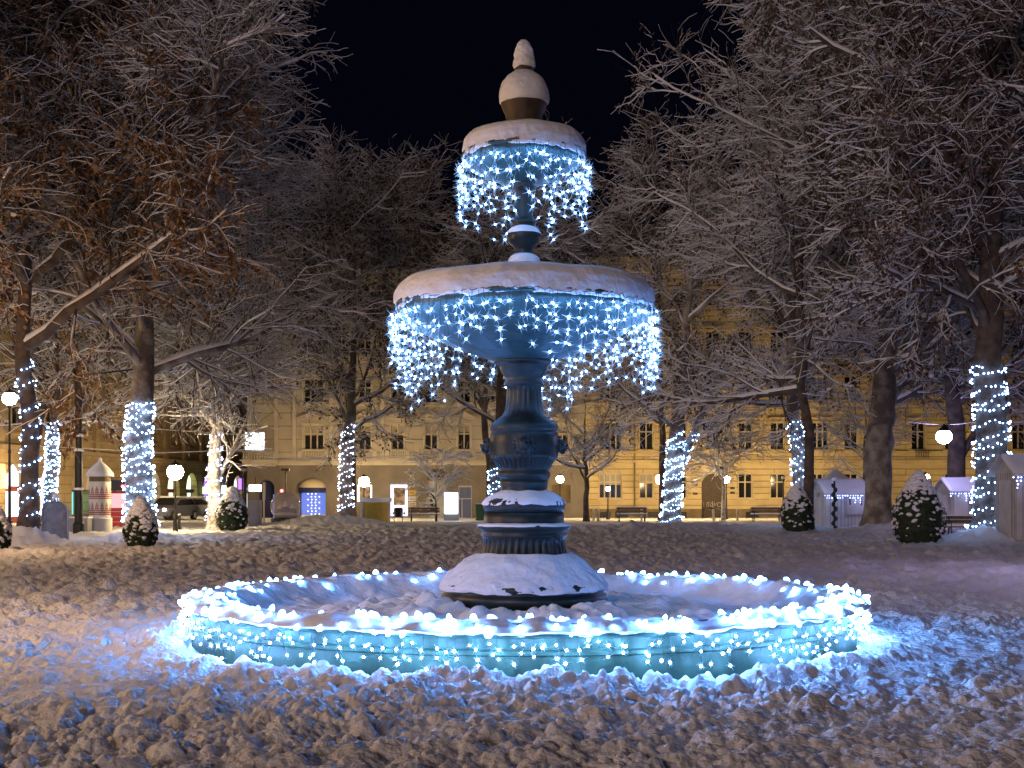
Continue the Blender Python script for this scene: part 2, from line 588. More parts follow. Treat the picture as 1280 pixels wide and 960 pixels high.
def snow_lathe(name, prof, parent, amp=0.02, freq=3.0, n=96, sub=5, mat_=None, drip=0.0):
    """snow heap: lathe subdivided along the profile and roughened"""
    P = []
    for i in range(len(prof) - 1):
        for j in range(sub):
            t = j / sub
            P.append((prof[i][0] * (1 - t) + prof[i + 1][0] * t, prof[i][1] * (1 - t) + prof[i + 1][1] * t))
    P.append(prof[-1])
    P = np.array(P)
    # smooth the profile a little
    for _ in range(3):
        P[1:-1] = 0.5 * P[1:-1] + 0.25 * (P[:-2] + P[2:])
    t = np.linspace(0, 2 * PI, n, endpoint=False)
    rr, tt = np.meshgrid(P[:, 0], t, indexing='ij')
    zz = np.repeat(P[:, 1][:, None], n, 1)
    X, Y = rr * np.cos(tt), rr * np.sin(tt)
    nz = perlin(X * freq, Y * freq, zz * freq + 5) + 0.5 * perlin(X * freq * 2.7, Y * freq * 2.7, zz * freq * 2.7) + .28 * np.abs(perlin(X * freq * 6, Y * freq * 6, zz * freq * 6)) + .10 * perlin(X * freq * 13, Y * freq * 13, zz * freq * 13)
    f = 1 + amp * nz / np.maximum(rr, 0.12)
    lowness = np.clip((P[:, 1].min() + 0.10 - zz) / 0.10, 0, 1)
    Z = zz + amp * 0.6 * perlin(X * freq + 9, Y * freq, zz * freq) - drip * lowness * (0.35 + 0.9 * perlin(X * 3.4 + 3, Y * 3.4, 0.5) + .45 * perlin(X * 11, Y * 11, .5) + .25 * perlin(X * 27, Y * 27, .5))
    V = np.stack([X * f, Y * f, Z], -1).reshape(-1, 3)
    m_ = len(P)
    idx = np.arange(m_ * n).reshape(m_, n)
    nx = np.roll(idx, -1, 1)
    Q = np.stack([idx[:-1], nx[:-1], nx[1:], idx[1:]], -1).reshape(-1, 4)
    return link(name, np_mesh(name, V, Q, mat_ or M['snow']), parent)


ftn = thing('fountain', 'tall three tiered dark iron fountain capped with snow in a round basin', 'fountain', (FC.x, FC.y, 0))
# basin wall: outer face with a moulded band, thickness, inner face
mb = MB()
mb.lathe([(BR - 0.03, -0.15), (BR - 0.03, 0.195), (BR - 0.005, 0.21), (BR - 0.005, 0.24), (BR - 0.02, 0.255), (BR, 0.345), (BR + 0.035, 0.36), (BR + 0.035, 0.415),
          (BR - 0.28, 0.415), (BR - 0.30, 0.39), (BR - 0.30, 0.0)], n=128, cap=False)
mb.build('basin_wall', M['patina'], ftn, sm=False)
smooth(ftn.children[0].data, False)
mb = MB()
mb.lathe([(BR - 0.2, 0.02), (0.3, 0.02)], n=64, cap=False)
mb.build('basin_floor', M['bronze'], ftn)
# snow filling the basin and lying on its rim
sn = snow_lathe('basin_snow', [(0.86, 0.31), (1.05, 0.33), (1.4, 0.32), (1.75, 0.29), (2.1, 0.25), (2.5, 0.22), (2.85, 0.24), (3.0, 0.29), (3.12, 0.38), (3.22, 0.45), (3.34, 0.48),
                               (3.44, 0.465), (3.54, 0.44), (3.585, 0.405), (3.55, 0.37)], ftn, 0.055, 3.1, 700, 7, drip=0.028)
co_ = np.empty(len(sn.data.vertices) * 3, dtype=np.float32); sn.data.vertices.foreach_get('co', co_); co_ = co_.reshape(-1, 3)
rr_ = np.hypot(co_[:, 0], co_[:, 1])
bumpy = clods(co_[:, 0], co_[:, 1], 0.30, 5) * 0.55 + clods(co_[:, 0] + 5, co_[:, 1], 0.16, 9) * 0.7 + np.abs(perlin(co_[:, 0] * 5, co_[:, 1] * 5, 3.0)) * .08
co_[:, 2] += bumpy * np.interp(rr_, [0.86, 1.0, 1.9, 2.2, 3.0, 3.3, 3.55, 3.6], [0.25, 0.8, 0.7, 0.3, 0.25, 0.28, 0.22, 0.0]) * (co_[:, 2] > .2)
sn.data.vertices.foreach_set('co', co_.ravel()); sn.data.update()
# pedestal plinth
def flute(cnt, dep, z0, z1):
    def f(r, z, t):
        if z0 <= z <= z1:
            return r - dep * (0.5 - 0.5 * math.cos(cnt * t)) ** 2
        return r
    return f


mb = MB()
mb.lathe([(0.80, 0.30)] + profile((100, 752), (104, 750), (105, 741), (101, 739), (101, 736), (103, 733), (103, 729), (99, 726), (80, 716), (62, 704), (56, 697), (45, 694)), n=128)
mb.build('plinth', M['bronze'], ftn, sm=True)
smooth(ftn.children[-1].data, True)
snow_lathe('plinth_snow', profile((103.5, 735), (104.3, 731), (103, 727), (99, 722), (88, 712), (76, 701), (66, 695), (58, 690), (53, 693)), ftn, 0.05, 4.5, 320, 7, drip=0.016)
# fluted drum with ledge
mb = MB()
mb.lathe(profile((50, 700), (56, 697), (55, 694), (53, 688), (51.5, 682), (51, 676), (51, 672), (53, 670), (54, 668), (52, 666), (53, 663), (57, 661), (58, 658), (57.5, 655.5), (50, 654.5), (50, 650), (49.5, 641), (47, 640)),
         n=216, fl=flute(36, 0.028, EYE + (HOR - 695) * S, EYE + (HOR - 673) * S))
mb.build('pedestal_drum', M['bronze'], ftn, sm=True)
snow_lathe('drum_snow', profile((58.2, 657.5), (58, 655), (53, 653.6), (50.5, 653.2)), ftn, 0.012, 7, 120, 4)
mb = MB()
mb.lathe(profile((48, 641), (50.5, 637), (51.5, 632), (50.5, 627), (47, 623.5), (40, 621), (30, 616), (29, 611), (29.5, 605), (31, 601)), n=96)
mb.build('torus_block', M['bronze'], ftn, sm=True)
snow_lathe('torus_snow', profile((51.5, 629), (51.3, 626), (48, 622), (41, 618), (34, 615), (29, 613)), ftn, 0.03, 7, 220, 6, drip=0.03)
# gadrooned urn with lion heads
mb = MB()
mb.lathe(profile((28.5, 612), (28, 606), (29, 600), (32.5, 596), (33.5, 593), (32.5, 590), (30.5, 588), (33, 585), (36, 580), (38.5, 576), (40, 573), (41.5, 571), (41, 568), (42.5, 560), (43, 552), (42.5, 545), (41, 541), (40, 540), (42.5, 538), (43.5, 535),
                 (42, 532), (38, 527), (34, 525), (33, 523)), n=216, fl=flute(36, 0.03, EYE + (HOR - 584.5) * S, EYE + (HOR - 574) * S))
mb.build('urn', M['bronze'], ftn, sm=True)
zl = EYE + (HOR - 557) * S
for k, a in enumerate((-90, 0, 90, 180)):
    random.seed(70)
    L = MB()
    L.ball((0.0, 0, 0.0), 0.115, 14, 9, (0.55, 1.0, 1.12), 0.05)           # mane
    for j in range(13):
        t = 2 * PI * j / 13
        L.ball((0.01, 0.098 * math.cos(t), 0.112 * math.sin(t)), 0.032, 6, 5, (1, 1, 1), 0.15)
    L.ball((0.055, 0, 0.005), 0.072, 12, 8, (0.85, 0.9, 1.05))              # face
    L.ball((0.105, 0, -0.015), 0.042, 10, 7, (1.0, 0.95, 0.75))             # muzzle
    L.ball((0.138, 0, 0.004), 0.018, 8, 6, (0.8, 1.2, 0.8))                 # nose
    L.ball((0.088, 0, -0.072), 0.030, 8, 6, (1.1, 0.85, 0.7))               # lower jaw
    for sgn in (1, -1):
        L.ball((0.098, sgn * 0.032, 0.035), 0.020, 7, 5, (0.8, 1.2, 0.7))   # brow
        L.ball((0.02, sgn * 0.085, 0.088), 0.026, 7, 5, (0.6, 1, 1))        # ear
    L.tube([(0.08, 0, -0.045), (0.135, 0, -0.05)], 0.013, 8)                 # spout
    o = L.build('lion_head', M['bronze'], ftn, sm=True)
    o.location = (0.325 * math.cos(R(a)), 0.325 * math.sin(R(a)), zl)
    o.rotation_euler = (0, 0, R(a))
# column shaft
mb = MB()
mb.lathe(profile((33, 527), (32, 524), (30.5, 522), (27, 519), (24, 513), (22.5, 503), (21.8, 490), (22, 484), (24, 482.5), (25, 481), (25, 478), (23.5, 476), (24, 472), (27, 467), (29, 464), (30, 461), (30.5, 457), (36, 455), (38, 453.5), (38, 451)),
         n=160, fl=flute(20, 0.012, EYE + (HOR - 512) * S, EYE + (HOR - 486) * S))
mb.build('column_shaft', M['bronze'], ftn, sm=True)
for (a, py, rr) in ((-118, 498, 23), (-104, 494, 23.5), (-98, 499, 23.5), (-125, 505, 24)):
    pass
# large bowl
mb = MB()
bowl_prof = profile((36, 454), (38, 451), (46, 448), (60, 444), (76, 438.5), (92, 432), (110, 424.5), (127, 416.5), (142, 408.5), (151, 402), (157, 395), (159, 391), (158, 389.5), (160.5, 388), (161.5, 384.5), (160.5, 381.5), (150, 380), (120, 384), (30, 392))


def bowl_fl(r, z, t):
    if 0.42 < r < 1.0:
        return r * (1 - 0.018 * abs(math.sin(12 * t)))
    return r


mb.lathe(bowl_prof, n=192, fl=bowl_fl)
mb.build('large_bowl', M['bowl'], ftn, sm=True)
snow_lathe('large_bowl_snow', profile((157, 386), (160.8, 387.5), (162.3, 384), (162.3, 376), (160.5, 366), (155, 357.5), (143, 352.5), (110, 351), (40, 350), (24, 345), (13, 340), (0.5, 336)), ftn, 0.035, 3.2, 420, 8, drip=0.06)
# upper stem
mb = MB()
mb.lathe(profile((20, 345), (20, 330), (18, 326), (17, 322), (13, 319), (11, 315), (11.5, 312), (14, 308), (19, 304), (21.3, 299), (21.3, 294), (19, 289), (16, 286), (12.5, 284), (15, 281), (15.5, 278), (13, 275), (11.5, 270), (10.8, 255), (10, 244), (11, 240), (14, 237), (15.5, 234), (13, 231), (16, 228), (21, 226)), n=48)
mb.build('upper_stem', M['bronze'], ftn, sm=True)
snow_lathe('stem_snow', profile((20.5, 330), (20.5, 326), (18, 321.5), (14, 319), (11, 317.5)), ftn, 0.008, 8, 60, 4)
snow_lathe('knob_snow', profile((21.5, 293), (21, 290), (18.5, 287), (15, 284.5), (12.5, 283.5)), ftn, 0.008, 8, 60, 4)
# small bowl
mb = MB()
mb.lathe(profile((18, 229), (22, 227.5), (32, 226), (40, 224), (50, 219.5), (60, 213.5), (68, 208), (73, 203), (75, 199.5), (74, 198.5), (77, 197), (77.5, 194), (76, 192), (60, 192), (20, 196)), n=144, fl=lambda r, z, t: r * (1 - 0.03 * abs(math.sin(8 * t))) if 0.25 < r < 0.5 else r)
mb.build('small_bowl', M['bowl'], ftn, sm=True)
snow_lathe('small_bowl_snow', profile((74, 197), (77, 198), (77.8, 195), (77.5, 186), (75, 176), (70, 170), (60, 166), (45, 163), (28, 162), (10, 161)), ftn, 0.028, 4.5, 260, 8, drip=0.05)
# finial
mb = MB()
mb.lathe(profile((22, 168), (22, 150), (23, 147), (24, 143), (27, 137), (29, 131), (30, 126), (30.5, 122), (29, 119), (20, 114), (12, 96), (10.5, 92), (10.5, 88), (12.5, 86), (12, 83), (9, 80), (5, 62)), n=56)
mb.build('finial', M['brown_iron'], ftn, sm=True)
snow_lathe('finial_snow', profile((29.3, 130), (31, 127.5), (31.3, 120), (30.3, 112), (27.3, 104), (22, 97), (15, 92), (11.3, 89.5)), ftn, 0.012, 6, 140, 7, drip=0.012)
snow_lathe('tip_snow', profile((11.5, 86.5), (14, 83), (14, 78), (12.3, 72), (11.8, 66), (10, 60), (7.5, 54), (4, 50.5), (0.3, 50)), ftn, 0.024, 9, 80, 8)

# ---- the fountain's strings of lights
def len_mid(a):
    q = 0.38 + 0.30 * (0.5 + 0.5 * math.sin(5 * a + 1)) + random.uniform(-.12, .25)
    q *= 0.95 + (0.30 * math.sin(a) if math.sin(a) > 0 else 0.15 * math.sin(a))
    return max(0.25, q)


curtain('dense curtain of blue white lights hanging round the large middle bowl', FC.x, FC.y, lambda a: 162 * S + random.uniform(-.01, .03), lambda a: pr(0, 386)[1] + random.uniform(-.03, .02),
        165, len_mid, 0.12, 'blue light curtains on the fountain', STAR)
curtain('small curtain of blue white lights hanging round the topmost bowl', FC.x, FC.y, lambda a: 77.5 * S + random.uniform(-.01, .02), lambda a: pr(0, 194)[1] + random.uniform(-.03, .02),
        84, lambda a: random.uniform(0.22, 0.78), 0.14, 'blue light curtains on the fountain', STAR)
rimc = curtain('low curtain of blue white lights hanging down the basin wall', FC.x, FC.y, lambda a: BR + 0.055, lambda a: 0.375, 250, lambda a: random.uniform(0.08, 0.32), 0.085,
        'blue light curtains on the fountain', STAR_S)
# bulbs glowing through the snow on the rim, with more added along its inner lip
root = thing('rim_light_string', 'string of glowing bulbs half buried in snow along the basin rim', 'string lights', (FC.x, FC.y, 0))
sv = np.empty(len(sn.data.vertices) * 3, dtype=np.float32); sn.data.vertices.foreach_get('co', sv); sv = sv.reshape(-1, 3)
sa, sr = np.arctan2(sv[:, 1], sv[:, 0]), np.hypot(sv[:, 0], sv[:, 1])
pts = []
a = 0.0
while a < 2 * PI:
    a += random.choice([0.018, 0.024, 0.03, 0.036, 0.045, 0.07])
    for _ in range(random.choice([2, 2, 3])):
        r = random.choice([random.uniform(3.30, 3.50), random.uniform(3.50, 3.59), random.uniform(3.53, 3.59), random.uniform(3.10, 3.32)])  # innermost range: bulbs added to light the snow inside the basin
        aw = (a + random.uniform(-.012, .012) + PI) % (2 * PI) - PI
        k = np.argmin((sa - aw) ** 2 * 12 + (sr - r) ** 2)
        z = float(sv[k, 2])
        pts.append((float(sv[k, 0]) * 1.003, float(sv[k, 1]) * 1.003, z + 0.006))
add_bulbs(root, pts, BLOB, lambda p: p[1], 100, (0.45, 0.95))
wv = MB()
wv.tube([((BR - 0.05) * math.cos(2 * PI * k / 90), (BR - 0.05) * math.sin(2 * PI * k / 90), 0.46) for k in range(91)], 0.006, 4)
wv.build('wire', M['wire'], root)

# ------------------------------------------------------------------ trees
def tubes_np(P, Rd, n):
    """P (N,S,3) polylines, Rd (N,S) radii -> verts, quads"""
    N, Sg, _ = P.shape
    D = np.gradient(P, axis=1)
    D /= np.maximum(np.linalg.norm(D, axis=2, keepdims=True), 1e-9)
    A = np.where(np.abs(D[:, :1, 2:3]) > 0.9, np.array([1.0, 0, 0]), np.array([0, 0, 1.0]))
    A = np.broadcast_to(A, D.shape)
    U = np.cross(D, A); U /= np.maximum(np.linalg.norm(U, axis=2, keepdims=True), 1e-9)
    W = np.cross(D, U)
    t = np.linspace(0, 2 * PI, n, endpoint=False)
    V = P[:, :, None, :] + (U[:, :, None, :] * np.cos(t)[None, None, :, None] + W[:, :, None, :] * np.sin(t)[None, None, :, None]) * Rd[:, :, None, None]
    idx = np.arange(N * Sg * n).reshape(N, Sg, n)
    nx = np.roll(idx, -1, 2)
    Q = np.stack([idx[:, :-1], nx[:, :-1], nx[:, 1:], idx[:, 1:]], -1).reshape(-1, 4)
    return V.reshape(-1, 3), Q


def join_np(parts):
    Vs, Qs, b = [], [], 0
    for V, Q in parts:
        Vs.append(V); Qs.append(Q + b); b += len(V)
    return np.concatenate(Vs), np.concatenate(Qs)


def grow(rg, P, Rd, counts, tmin, lens, ang, Sg, curl, bias, rk, rmin, tpow=1.0):
    """children of polylines P; counts per parent; lens (callable of t -> length per child)"""
    N, Sp, _ = P.shape
    pi = np.repeat(np.arange(N), counts)
    m_ = len(pi)
    t = tmin + (1 - tmin) * rg.random(m_) ** tpow
    f = t * (Sp - 1)
    i0 = np.minimum(f.astype(int), Sp - 2)
    fr = (f - i0)[:, None]
    base = P[pi, i0] * (1 - fr) + P[pi, i0 + 1] * fr
    rad = Rd[pi, i0] * (1 - fr[:, 0]) + Rd[pi, i0 + 1] * fr[:, 0]
    d = P[pi, i0 + 1] - P[pi, i0]
    d /= np.maximum(np.linalg.norm(d, axis=1, keepdims=True), 1e-9)
    rv = rg.normal(size=(m_, 3))
    rv -= d * (rv * d).sum(1, keepdims=True)
    rv /= np.maximum(np.linalg.norm(rv, axis=1, keepdims=True), 1e-9)
    th = np.radians(rg.normal(ang[0], ang[1], m_))[:, None]
    d = d * np.cos(th) + rv * np.sin(th)
    L = lens(t, pi, rg)
    pts = [base]
    for s in range(Sg - 1):
        d = d + rg.normal(size=(m_, 3)) * curl + np.array([0, 0, bias])
        d /= np.linalg.norm(d, axis=1, keepdims=True)
        pts.append(pts[-1] + d * (L / (Sg - 1))[:, None])
    C = np.stack(pts, 1)
    r0 = np.maximum(np.minimum(rad * 0.8, L * rk), rmin)
    RR = r0[:, None] * np.linspace(1, 0.35, Sg)[None, :]
    return C, np.maximum(RR, rmin * 0.7)


def snow_on(rg, P, Rd, n, thick, keep=1.0):
    """snow lying along the upper side of branches that are not too steep"""
    if keep < 1:
        k = rg.random(len(P)) < keep
        P, Rd = P[k], Rd[k]
    D = np.gradient(P, axis=1)
    hz = np.hypot(D[..., 0], D[..., 1]) / np.maximum(np.linalg.norm(D, axis=2), 1e-9)
    rs = (0.62 * Rd + thick) * np.clip(hz * 1.4 - 0.25, 0.12, 1) * (0.8 + 0.4 * rg.random(Rd.shape))
    Q = P.copy()
    Q[..., 2] += Rd * 0.62 + rs * 0.35
    return tubes_np(Q, rs, n)


TREES = {}


def tree(name, label, px, d, r, fork, H, Rc, lean=(0, 0), seed=0, bark='bark', leaf=0, leafmat='leaf', dens=1.0, snow=0.019, low=0.62, limbs=13, cz=0.5, group='snow covered park trees',
         twig_r=0.010, fork2=None, droop=-0.02, burl=False, ellip=1.0):
    rg = np.random.default_rng(seed)
    p0 = on_ground(px, d, 0.15)
    root = thing(name, label, 'tree', p0, 0, group)
    # trunk
    Sg = 15
    tt = np.linspace(0, 1, Sg)
    T = np.zeros((1, Sg, 3))
    wig = np.cumsum(rg.normal(0, 0.10, (Sg, 2)), 0) * min(1, H / 16)
    wig -= wig[0]
    zz = tt ** 0.85 * H * 0.9
    T[0, :, 0] = lean[0] * np.minimum(zz, fork * 1.6) + wig[:, 0] * (tt > 0.15)
    T[0, :, 1] = lean[1] * np.minimum(zz, fork * 1.6) + wig[:, 1]
    T[0, :, 2] = zz
    tr_ = r * np.interp(zz, [0, 0.35, 0.9, fork, H * 0.55, H * 0.9], [1.45, 1.15, 1.0, 0.82, 0.38, 0.05])
    # finer trunk for mesh
    tf = np.linspace(0, 1, 44)
    Tf = np.stack([np.interp(tf, tt, T[0, :, k]) for k in range(3)], -1)[None]
    zf = Tf[0, :, 2]
    rf = r * np.interp(zf, [0, 0.35, 0.9, fork, H * 0.55, H * 0.9], [1.5, 1.17, 1.0, 0.82, 0.38, 0.05])
    V, Q = tubes_np(Tf, rf[None], 14)
    ctr = np.repeat(Tf[0], 14, 0)
    nse = 0.10 * perlin(V[:, 0] * 2.1 + seed, V[:, 1] * 2.1, V[:, 2] * 0.9) + 0.06 * perlin(V[:, 0] * 6, V[:, 1] * 6 + seed, V[:, 2] * 2.0)
    if burl:
        nse = nse * 1.9
        for bz, ba, bs in ((0.47, 3.0, .5), (0.62, 0.2, .55), (0.80, -.2, .5), (0.95, 0.3, .6), (0.55, -1.2, .4)):
            ang = np.arctan2(V[:, 1] - ctr[:, 1], V[:, 0] - ctr[:, 0])
            da = (ang - ba + PI) % (2 * PI) - PI
            nse += 1.25 * bs * np.exp(-((V[:, 2] - bz * fork) / 0.26) ** 2 - (da / 0.6) ** 2)
    V = ctr + (V - ctr) * (1 + nse)[:, None]
    parts_t = [(V, Q)]
    # limbs follow the crown's envelope
    hh = lambda t: t * H * 0.9
    zc, za = H * cz, H * 0.56

    def limb_len(t, pi, g):
        z = t ** 0.85 * H * 0.9
        e = np.sqrt(np.clip(1 - ((z - zc) / za) ** 2, 0.05, 1))
        return Rc * e * g.uniform(0.8, 1.12, len(t))
    nl = int(limbs)
    tmin = (fork / (H * 0.9)) ** (1 / 0.85)
    P1, R1 = grow(rg, T, tr_[None], np.array([nl]), tmin * 0.97, limb_len, (60, 12), 9, 0.13, 0.06, 0.022, 0.03, 1.25)
    if fork2:
        fx, fz, fr = fork2
        q = np.linspace(0, 1, 9)[:, None]
        ext = np.array([[0, 0, fork * 0.55]]) + q * np.array([[fx, 0.4, fz]]) + np.stack([0 * q[:, 0], 0 * q[:, 0], 0.6 * q[:, 0] ** 2], -1)
        ext[:, :2] += np.array([lean]) * fork * 0.55
        P1 = np.concatenate([P1, ext[None]]); R1 = np.concatenate([R1, (r * fr * np.linspace(1, 0.25, 9))[None]])
    Lr = np.linalg.norm(np.diff(P1, axis=1), axis=2).sum(1)
    c2 = np.maximum(3, (Lr * 1.9).astype(int))
    P2, R2 = grow(rg, P1, R1, c2, 0.18, lambda t, pi, g: Lr[pi] * 0.46 * (1.15 - 0.75 * t) * g.uniform(0.7, 1.2, len(t)) + 0.3, (48, 14), 6, 0.17, 0.02, 0.016, 0.018)
    L2 = np.linalg.norm(np.diff(P2, axis=1), axis=2).sum(1)
    c3 = np.maximum(3, (L2 * 3.4 * dens).astype(int))
    P3, R3 = grow(rg, P2, R2, c3, 0.12, lambda t, pi, g: np.minimum(L2[pi] * 0.6, 2.3) * (1.1 - 0.55 * t) * g.uniform(0.6, 1.25, len(t)) + 0.2, (42, 14), 5, 0.17, droop, 0.012, twig_r * 1.2)
    L3 = np.linalg.norm(np.diff(P3, axis=1), axis=2).sum(1)
    c4 = np.maximum(1, (L3 * 3.3 * dens).astype(int))
    P4, R4 = grow(rg, P3, R3, c4, 0.15, lambda t, pi, g: g.uniform(0.4, 1.15, len(t)), (38, 15), 4, 0.18, droop * 1.5, 0.01, twig_r)
    V, Q = join_np(parts_t)
    link('trunk', np_mesh('trunk', V, Q, M[bark]), root)
    V, Q = join_np([tubes_np(P1, R1, 7), tubes_np(P2, R2, 5)])
    link('branches', np_mesh('branches', V, Q, M['bark'] if bark == 'bark' else M[bark]), root)
    V, Q = join_np([tubes_np(P3, R3, 3), tubes_np(P4, R4, 3)])
    link('twigs', np_mesh('twigs', V, Q, M['twig']), root)
    if snow > 0:
        sp = [snow_on(rg, P1, R1, 6, snow * 2.2), snow_on(rg, P2, R2, 5, snow * 1.6), snow_on(rg, P3, R3, 3, snow * 0.8), snow_on(rg, P4, R4, 3, snow * 0.62, 0.9)]
        # clumps of snow caught in forks
        k = rg.integers(0, len(P3), int(len(P3) * 0.06))
        c = P3[k, 1] + np.array([0, 0, 0.03])
        rr = rg.uniform(0.03, 0.085, len(k))
        dl = np.stack([rg.normal(0, 1, len(k)), rg.normal(0, 1, len(k)), 0.1 * rg.normal(0, 1, len(k))], -1)
        dl /= np.linalg.norm(dl, axis=1, keepdims=True)
        seg = np.stack([c - dl * rr[:, None] * 1.5, c - dl * rr[:, None] * 0.6, c + dl * rr[:, None] * 0.6, c + dl * rr[:, None] * 1.5], 1)
        sp.append(tubes_np(seg, np.stack([rr * 0.25, rr, rr * 0.8, rr * 0.2], 1), 5))
        V, Q = join_np(sp)
        link('snow', np_mesh('snow', V, Q, M['twig_snow']), root)['kind'] = 'stuff'
    if leaf:
        n = int(leaf)
        k = rg.integers(0, len(P3), n // 4)
        c0 = np.repeat(P3[k, rg.integers(1, 5, len(k))], 4, 0) + rg.normal(0, 0.12, (len(k) * 4, 3)) - np.array([0, 0, 0.08])
        n = len(c0)
        s = rg.uniform(0.05, 0.115, n)[:, None]
        a_ = rg.normal(size=(n, 3)) + np.array([0, 0, -0.8]); a_ /= np.linalg.norm(a_, axis=1, keepdims=True)
        b_ = np.cross(a_, rg.normal(size=(n, 3))); b_ /= np.linalg.norm(b_, axis=1, keepdims=True)
        nn = np.cross(a_, b_)
        V = np.stack([c0, c0 + a_ * s + b_ * s * 0.62 + nn * s * .25, c0 + a_ * s * 2.0, c0 + a_ * s - b_ * s * 0.62 + nn * s * .25], 1).reshape(-1, 3)
        Q = np.arange(n * 4).reshape(n, 4)
        link('leaves', np_mesh('leaves', V, Q, M[leafmat], sm=False), root)
    ext = None
    TREES[label] = (root, Tf[0], rf)
    return root, Tf[0], rf, P1


def wrap(tr, label, z0, z1, pitch, step, meshes=None, dense=1, extra=None):
    """string of lights wound round a trunk (or along another path)"""
    root_t, C, rf, P1 = tr
    if extra is not None:
        C = extra[0]; rf = extra[1]
    base = root_t.location
    root = thing('tree_light_string', label, 'string lights', base, 0, 'light strings wound round tree trunks')
    w = MB()
    for s in range(dense):
        pts, path = [], []
        z = z0 + random.uniform(0, .2)
        ang = random.uniform(0, 6.3)
        cum = 0
        while z < z1:
            cx, cy = np.interp(z, C[:, 2], C[:, 0]), np.interp(z, C[:, 2], C[:, 1])
            rr = float(np.interp(z, C[:, 2], rf)) * 1.13 + 0.035
            stp = 0.05
            ang += stp / rr
            z += pitch * stp / (2 * PI * rr) * (1 + 0.9 * math.sin(ang * 0.7 + s))
            zz = z + 0.10 * math.sin(ang * 1.0 + 2) + 0.05 * math.sin(ang * 2.3 + s)
            p = (cx + rr * math.cos(ang), cy + rr * math.sin(ang), zz)
            path.append(p)
            cum += stp
            if cum >= step:
                cum = random.uniform(-.3, .3) * step
                pts.append((p[0] + random.uniform(-.02, .02), p[1] + random.uniform(-.02, .02), p[2] + random.uniform(-.08, .08)))
        w.tube(path[::2], 0.008, 3)
        if s == 0: allp = pts
        else: allp = allp + pts
    w.build('wire', M['wire'], root)
    add_bulbs(root, allp, meshes or DOT, lambda p: p[1] - np.interp(p[2], C[:, 2], C[:, 1]), 100, (0.7, 1.25))
    return root


G_BG = 'tall bare trees behind the fountain'
t1 = tree('oak_tree', 'broad oak with orange brown leaves at the far left, trunk wound with spaced lights', 34, 44, 0.30, 6.4, 24, 9.5, (0.018, 0), 21, leaf=85000, limbs=17, snow=0.018, cz=0.52, droop=-0.04)
wrap(t1, 'widely spaced blue white lights wound up the dark leaning oak trunk', 0.55, 6.0, 0.62, 0.15)
t1b = tree('forked_tree', 'slim tree behind the oak, its trunk smothered in dense white lights', 63, 58, 0.28, 4.3, 13, 4.0, (0.01, 0), 22, limbs=9, snow=0.019, leaf=1500)
wrap(t1b, 'very dense white lights on the slim trunk just behind the oak', 1.5, 4.9, 0.30, 0.10, DOT, 2)
t2 = tree('plane_tree', 'thick trunked tree between the stone board and the lit lamp, wound with dense lights', 176, 48, 0.50, 5.2, 20.5, 8.5, (0.0, 0), 23, bark='plane_bark', leaf=5000, leafmat='leaf_dull', limbs=18, snow=0.020)
wrap(t2, 'dense blue white lights circling the thick trunk beside the left lit lamp', 0.3, 4.9, 0.50, 0.11, DOT, 2)
t3 = tree('white_barked_tree', 'snow plastered low tree beside the conical shrub, golden lit with warm white lights', 268, 62, 0.33, 4.2, 10.5, 4.8, (0.015, 0), 24, bark='frost_bark', limbs=12, snow=0.020, cz=0.62, fork2=(1.6, 3.0, 0.45))
wrap(t3, 'pale lights wound on the golden lit white trunk', 0.3, 4.6, 0.5, 0.16, DOT_W)
t4 = tree('leafy_tree', 'slim upright tree left of the fountain with dull brown leaves and a densely lit trunk', 433, 72, 0.36, 4.8, 19, 5.2, (0, 0), 25, bark='plane_bark', leaf=9000, leafmat='leaf_dull', limbs=15, snow=0.020)
wrap(t4, 'tightly wound white lights on the slim trunk left of the fountain', 0.35, 5.3, 0.40, 0.15, DOT_W)
t5 = tree('leaning_tree', 'dark leaning tree partly hidden behind the fountain pedestal', 623, 70, 0.45, 5.0, 20, 6.5, (-0.03, 0), 26, limbs=14, snow=0.019)
wrap(t5, 'short run of lights on the trunk showing just left of the pedestal', 0.6, 3.2, 0.36, 0.13)
t6 = tree('young_tree', 'young dark stemmed tree with snowy fan of branches right of the pedestal', 733, 77, 0.17, 2.4, 8.8, 4.0, (-0.02, 0), 27, limbs=13, snow=0.017, dens=1.1, cz=0.55)
t7 = tree('forked_plane_tree', 'forked tree right of the fountain, both stems wound with blue white lights', 838, 70, 0.48, 4.6, 20, 6.5, (0.06, 0), 28, bark='plane_bark', leaf=6000, leafmat='leaf_dull', limbs=15, snow=0.019, fork2=(2.0, 4.2, 0.62))
wrap(t7, 'dense blue white lights on the main stem of the forked tree', 0.3, 4.9, 0.55, 0.12, DOT, 2)
q = np.linspace(0, 1, 20)[:, None]
ex = np.array([[0.06 * 2.53, 0, 2.53]]) + q * np.array([[2.0, 0.4, 4.2]]) + np.stack([0 * q[:, 0], 0 * q[:, 0], 0.6 * q[:, 0] ** 2], -1)
wrap(t7, 'blue lights on the right hand stem of the forked tree', 2.9, 5.2, 0.40, 0.14, extra=(ex, 0.30 * np.linspace(1, .8, 20)))
t8 = tree('ornamental_tree', 'small round ornamental tree glowing gold with snow before the dark gate', 904, 80, 0.12, 2.3, 5.8, 3.0, (0, 0), 29, bark='frost_bark', limbs=12, snow=0.019, dens=1.2, cz=0.72)
t9 = tree('straight_tree', 'straight tall tree beside the left white hut, trunk wound with blue lights', 1000, 61, 0.33, 6.5, 23, 7.0, (-0.01, 0), 30, bark='plane_bark', limbs=16, snow=0.020, leaf=2500, leafmat='leaf_dull')
